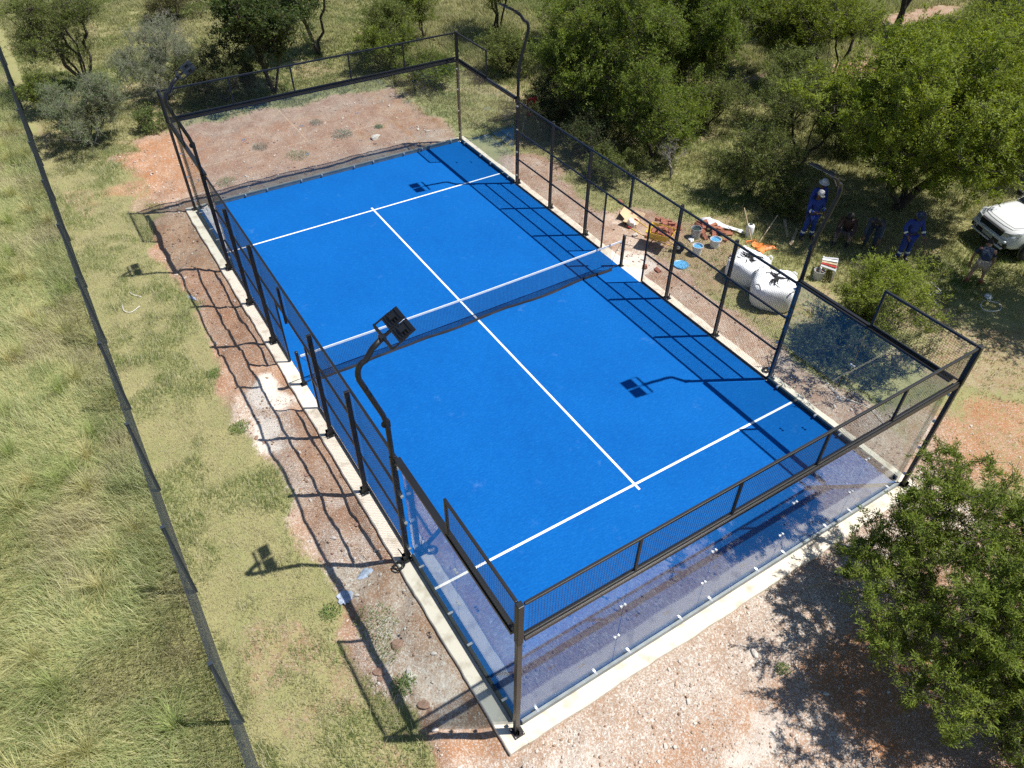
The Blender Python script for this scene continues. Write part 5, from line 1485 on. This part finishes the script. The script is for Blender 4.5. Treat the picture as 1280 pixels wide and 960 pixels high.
for s in (-1, 1):
    b = MB().loft([[(2.40, s * .50, .76), (2.40, s * .50, .90), (2.42, s * .5, .90), (2.42, s * .5, .76)], [(2.33, s * .68, .77), (2.33, s * .68, .94), (2.385, s * .68, .93), (2.39, s * .68, .77)], [(2.02, s * .84, .84), (2.02, s * .84, .98), (2.12, s * .875, .97), (2.16, s * .88, .85)]])
    b.build('headlight', M['headlight'], t)
    f = MB().box((2.37, s * .64, .53), (.09, .26, .14)).build('fog_light_recess', M['trim'], t)
    MB().lathe([(.045, 0), (.045, .02), (0, .026)], (2.415, s * .62, .53), 12, Matrix.Rotation(R(90), 3, 'Y')).build('fog_light', M['headlight'], f)
    for xw in (1.55, -1.55):
        MB().lathe([(.45, -.01), (.45, .012), (.0, .012)], (xw, s * .925, .42), 24, Matrix.Rotation(-s * R(90), 3, 'X')).build('wheel_arch', M['trim'], t)
        m_ = Matrix.Rotation(-s * R(90), 3, 'X')
        w = MB().lathe([(.20, -.02), (.33, -.02), (.37, .02), (.375, .10), (.36, .15), (.33, .165), (.24, .15)], (xw, s * .82, .375), 28, m_).build('wheel', M['rubber'], t, True)
        rr = MB().lathe([(.245, .13), (.23, .155), (.21, .14), (.20, .08), (0, .08)], (xw, s * .82, .375), 28, m_)
        for k in range(6):
            a = k * math.pi / 3; rr.bar((xw, s * .955, .375), (xw + .22 * math.cos(a), s * .96, .375 + .22 * math.sin(a)), .045, .03, (0, 1, 0))
        rr.build('wheel_rim', M['galv'], w)
    MB().box((0, s * .93, .42), (2.1, .03, .10)).build('side_step', M['trim'], t)
b = MB(); 
for s in (-1, 1): b.tube([(1.02, s * .5 - .4, 1.185), (.95, s * .5 + .1 - .2, 1.25)], .01, 5)
b.build('wiper', M['trim'], t)
for s in (-1, 1):
    MB().tube([(2.20, s * .60, 1.045), (1.9, s * .74, 1.095), (1.4, s * .78, 1.145), (1.02, s * .79, 1.185)], .007, 5).build('bonnet_gap', M['trim'], t)
    MB().tube([(1.0, s * .929, .45), (1.0, s * .935, .75), (1.02, s * .905, 1.06), (1.0, s * .88, 1.15)], .006, 5).build('door_gap', M['trim'], t)
MB().tube([(2.2, -.6, 1.045), (2.25, -.3, 1.045), (2.26, 0, 1.05), (2.25, .3, 1.045), (2.2, .6, 1.045)], .007, 5).build('bonnet_gap', M['trim'], t)
MB().box((-1.7, 0, 1.165), (1.35, 1.5, .02)).build('load_bed_cover', M['trim'], t)

# ------------------------------------------------------------------ light, sky, camera
w = bpy.data.worlds.new('World'); sc.world = w; w.use_nodes = True
nt = w.node_tree; bg = nt.nodes['Background']
sky = nt.nodes.new('ShaderNodeTexSky'); sky.sky_type = 'NISHITA'; sky.sun_disc = False
SD = Vector((.475, -.262, 1.0)).normalized()
sky.sun_elevation = math.asin(SD.z); sky.sun_rotation = math.atan2(SD.x, SD.y)
sky.altitude = 1200; sky.air_density = 1.0; sky.dust_density = .6
nt.links.new(sky.outputs[0], bg.inputs[0]); bg.inputs[1].default_value = SKY_STRENGTH
sl = bpy.data.lights.new('sun', 'SUN'); sl.energy = SUN_STRENGTH; sl.angle = R(.53); sl.color = (1, .965, .91)
so = bpy.data.objects.new('sun', sl); COL.objects.link(so); so.rotation_euler = SD.to_track_quat('Z', 'Y').to_euler(); so.location = SD * 60

cx, cy, cz, yaw, pitch, roll, fpx = -8.019259484604321, -14.46244097002615, 12.934747797717618, -0.5658259195207618, 0.7506217913369917, 0.009770091833850816, 935.8825149322281
f = Vector((-math.sin(yaw) * math.cos(pitch), math.cos(yaw) * math.cos(pitch), -math.sin(pitch)))
rt = Vector((math.cos(yaw), math.sin(yaw), 0)); upv = rt.cross(f)
r2 = rt * math.cos(roll) + upv * math.sin(roll); u2 = -rt * math.sin(roll) + upv * math.cos(roll)
cam = bpy.data.cameras.new('camera'); co = bpy.data.objects.new('camera', cam); COL.objects.link(co)
co.matrix_world = Matrix(((r2.x, u2.x, -f.x, cx), (r2.y, u2.y, -f.y, cy), (r2.z, u2.z, -f.z, cz), (0, 0, 0, 1)))
cam.sensor_width = 36; cam.lens = 36 * fpx / 1280; cam.clip_start = .1; cam.clip_end = 1500
sc.camera = co
vs_ = sc.view_settings; vs_.view_transform = 'Standard'; vs_.look = 'None'; vs_.exposure = EXPOSURE; vs_.gamma = 1; vs_.use_curve_mapping = False
sc.cycles.max_bounces = 8; sc.cycles.diffuse_bounces = 3; sc.cycles.glossy_bounces = 4; sc.cycles.transparent_max_bounces = 24
sc.cycles.use_denoising = False
sc.cycles.caustics_reflective = False; sc.cycles.blur_glossy = .5; sc.cycles.caustics_refractive = False
sc.cycles.sample_clamp_indirect = 4
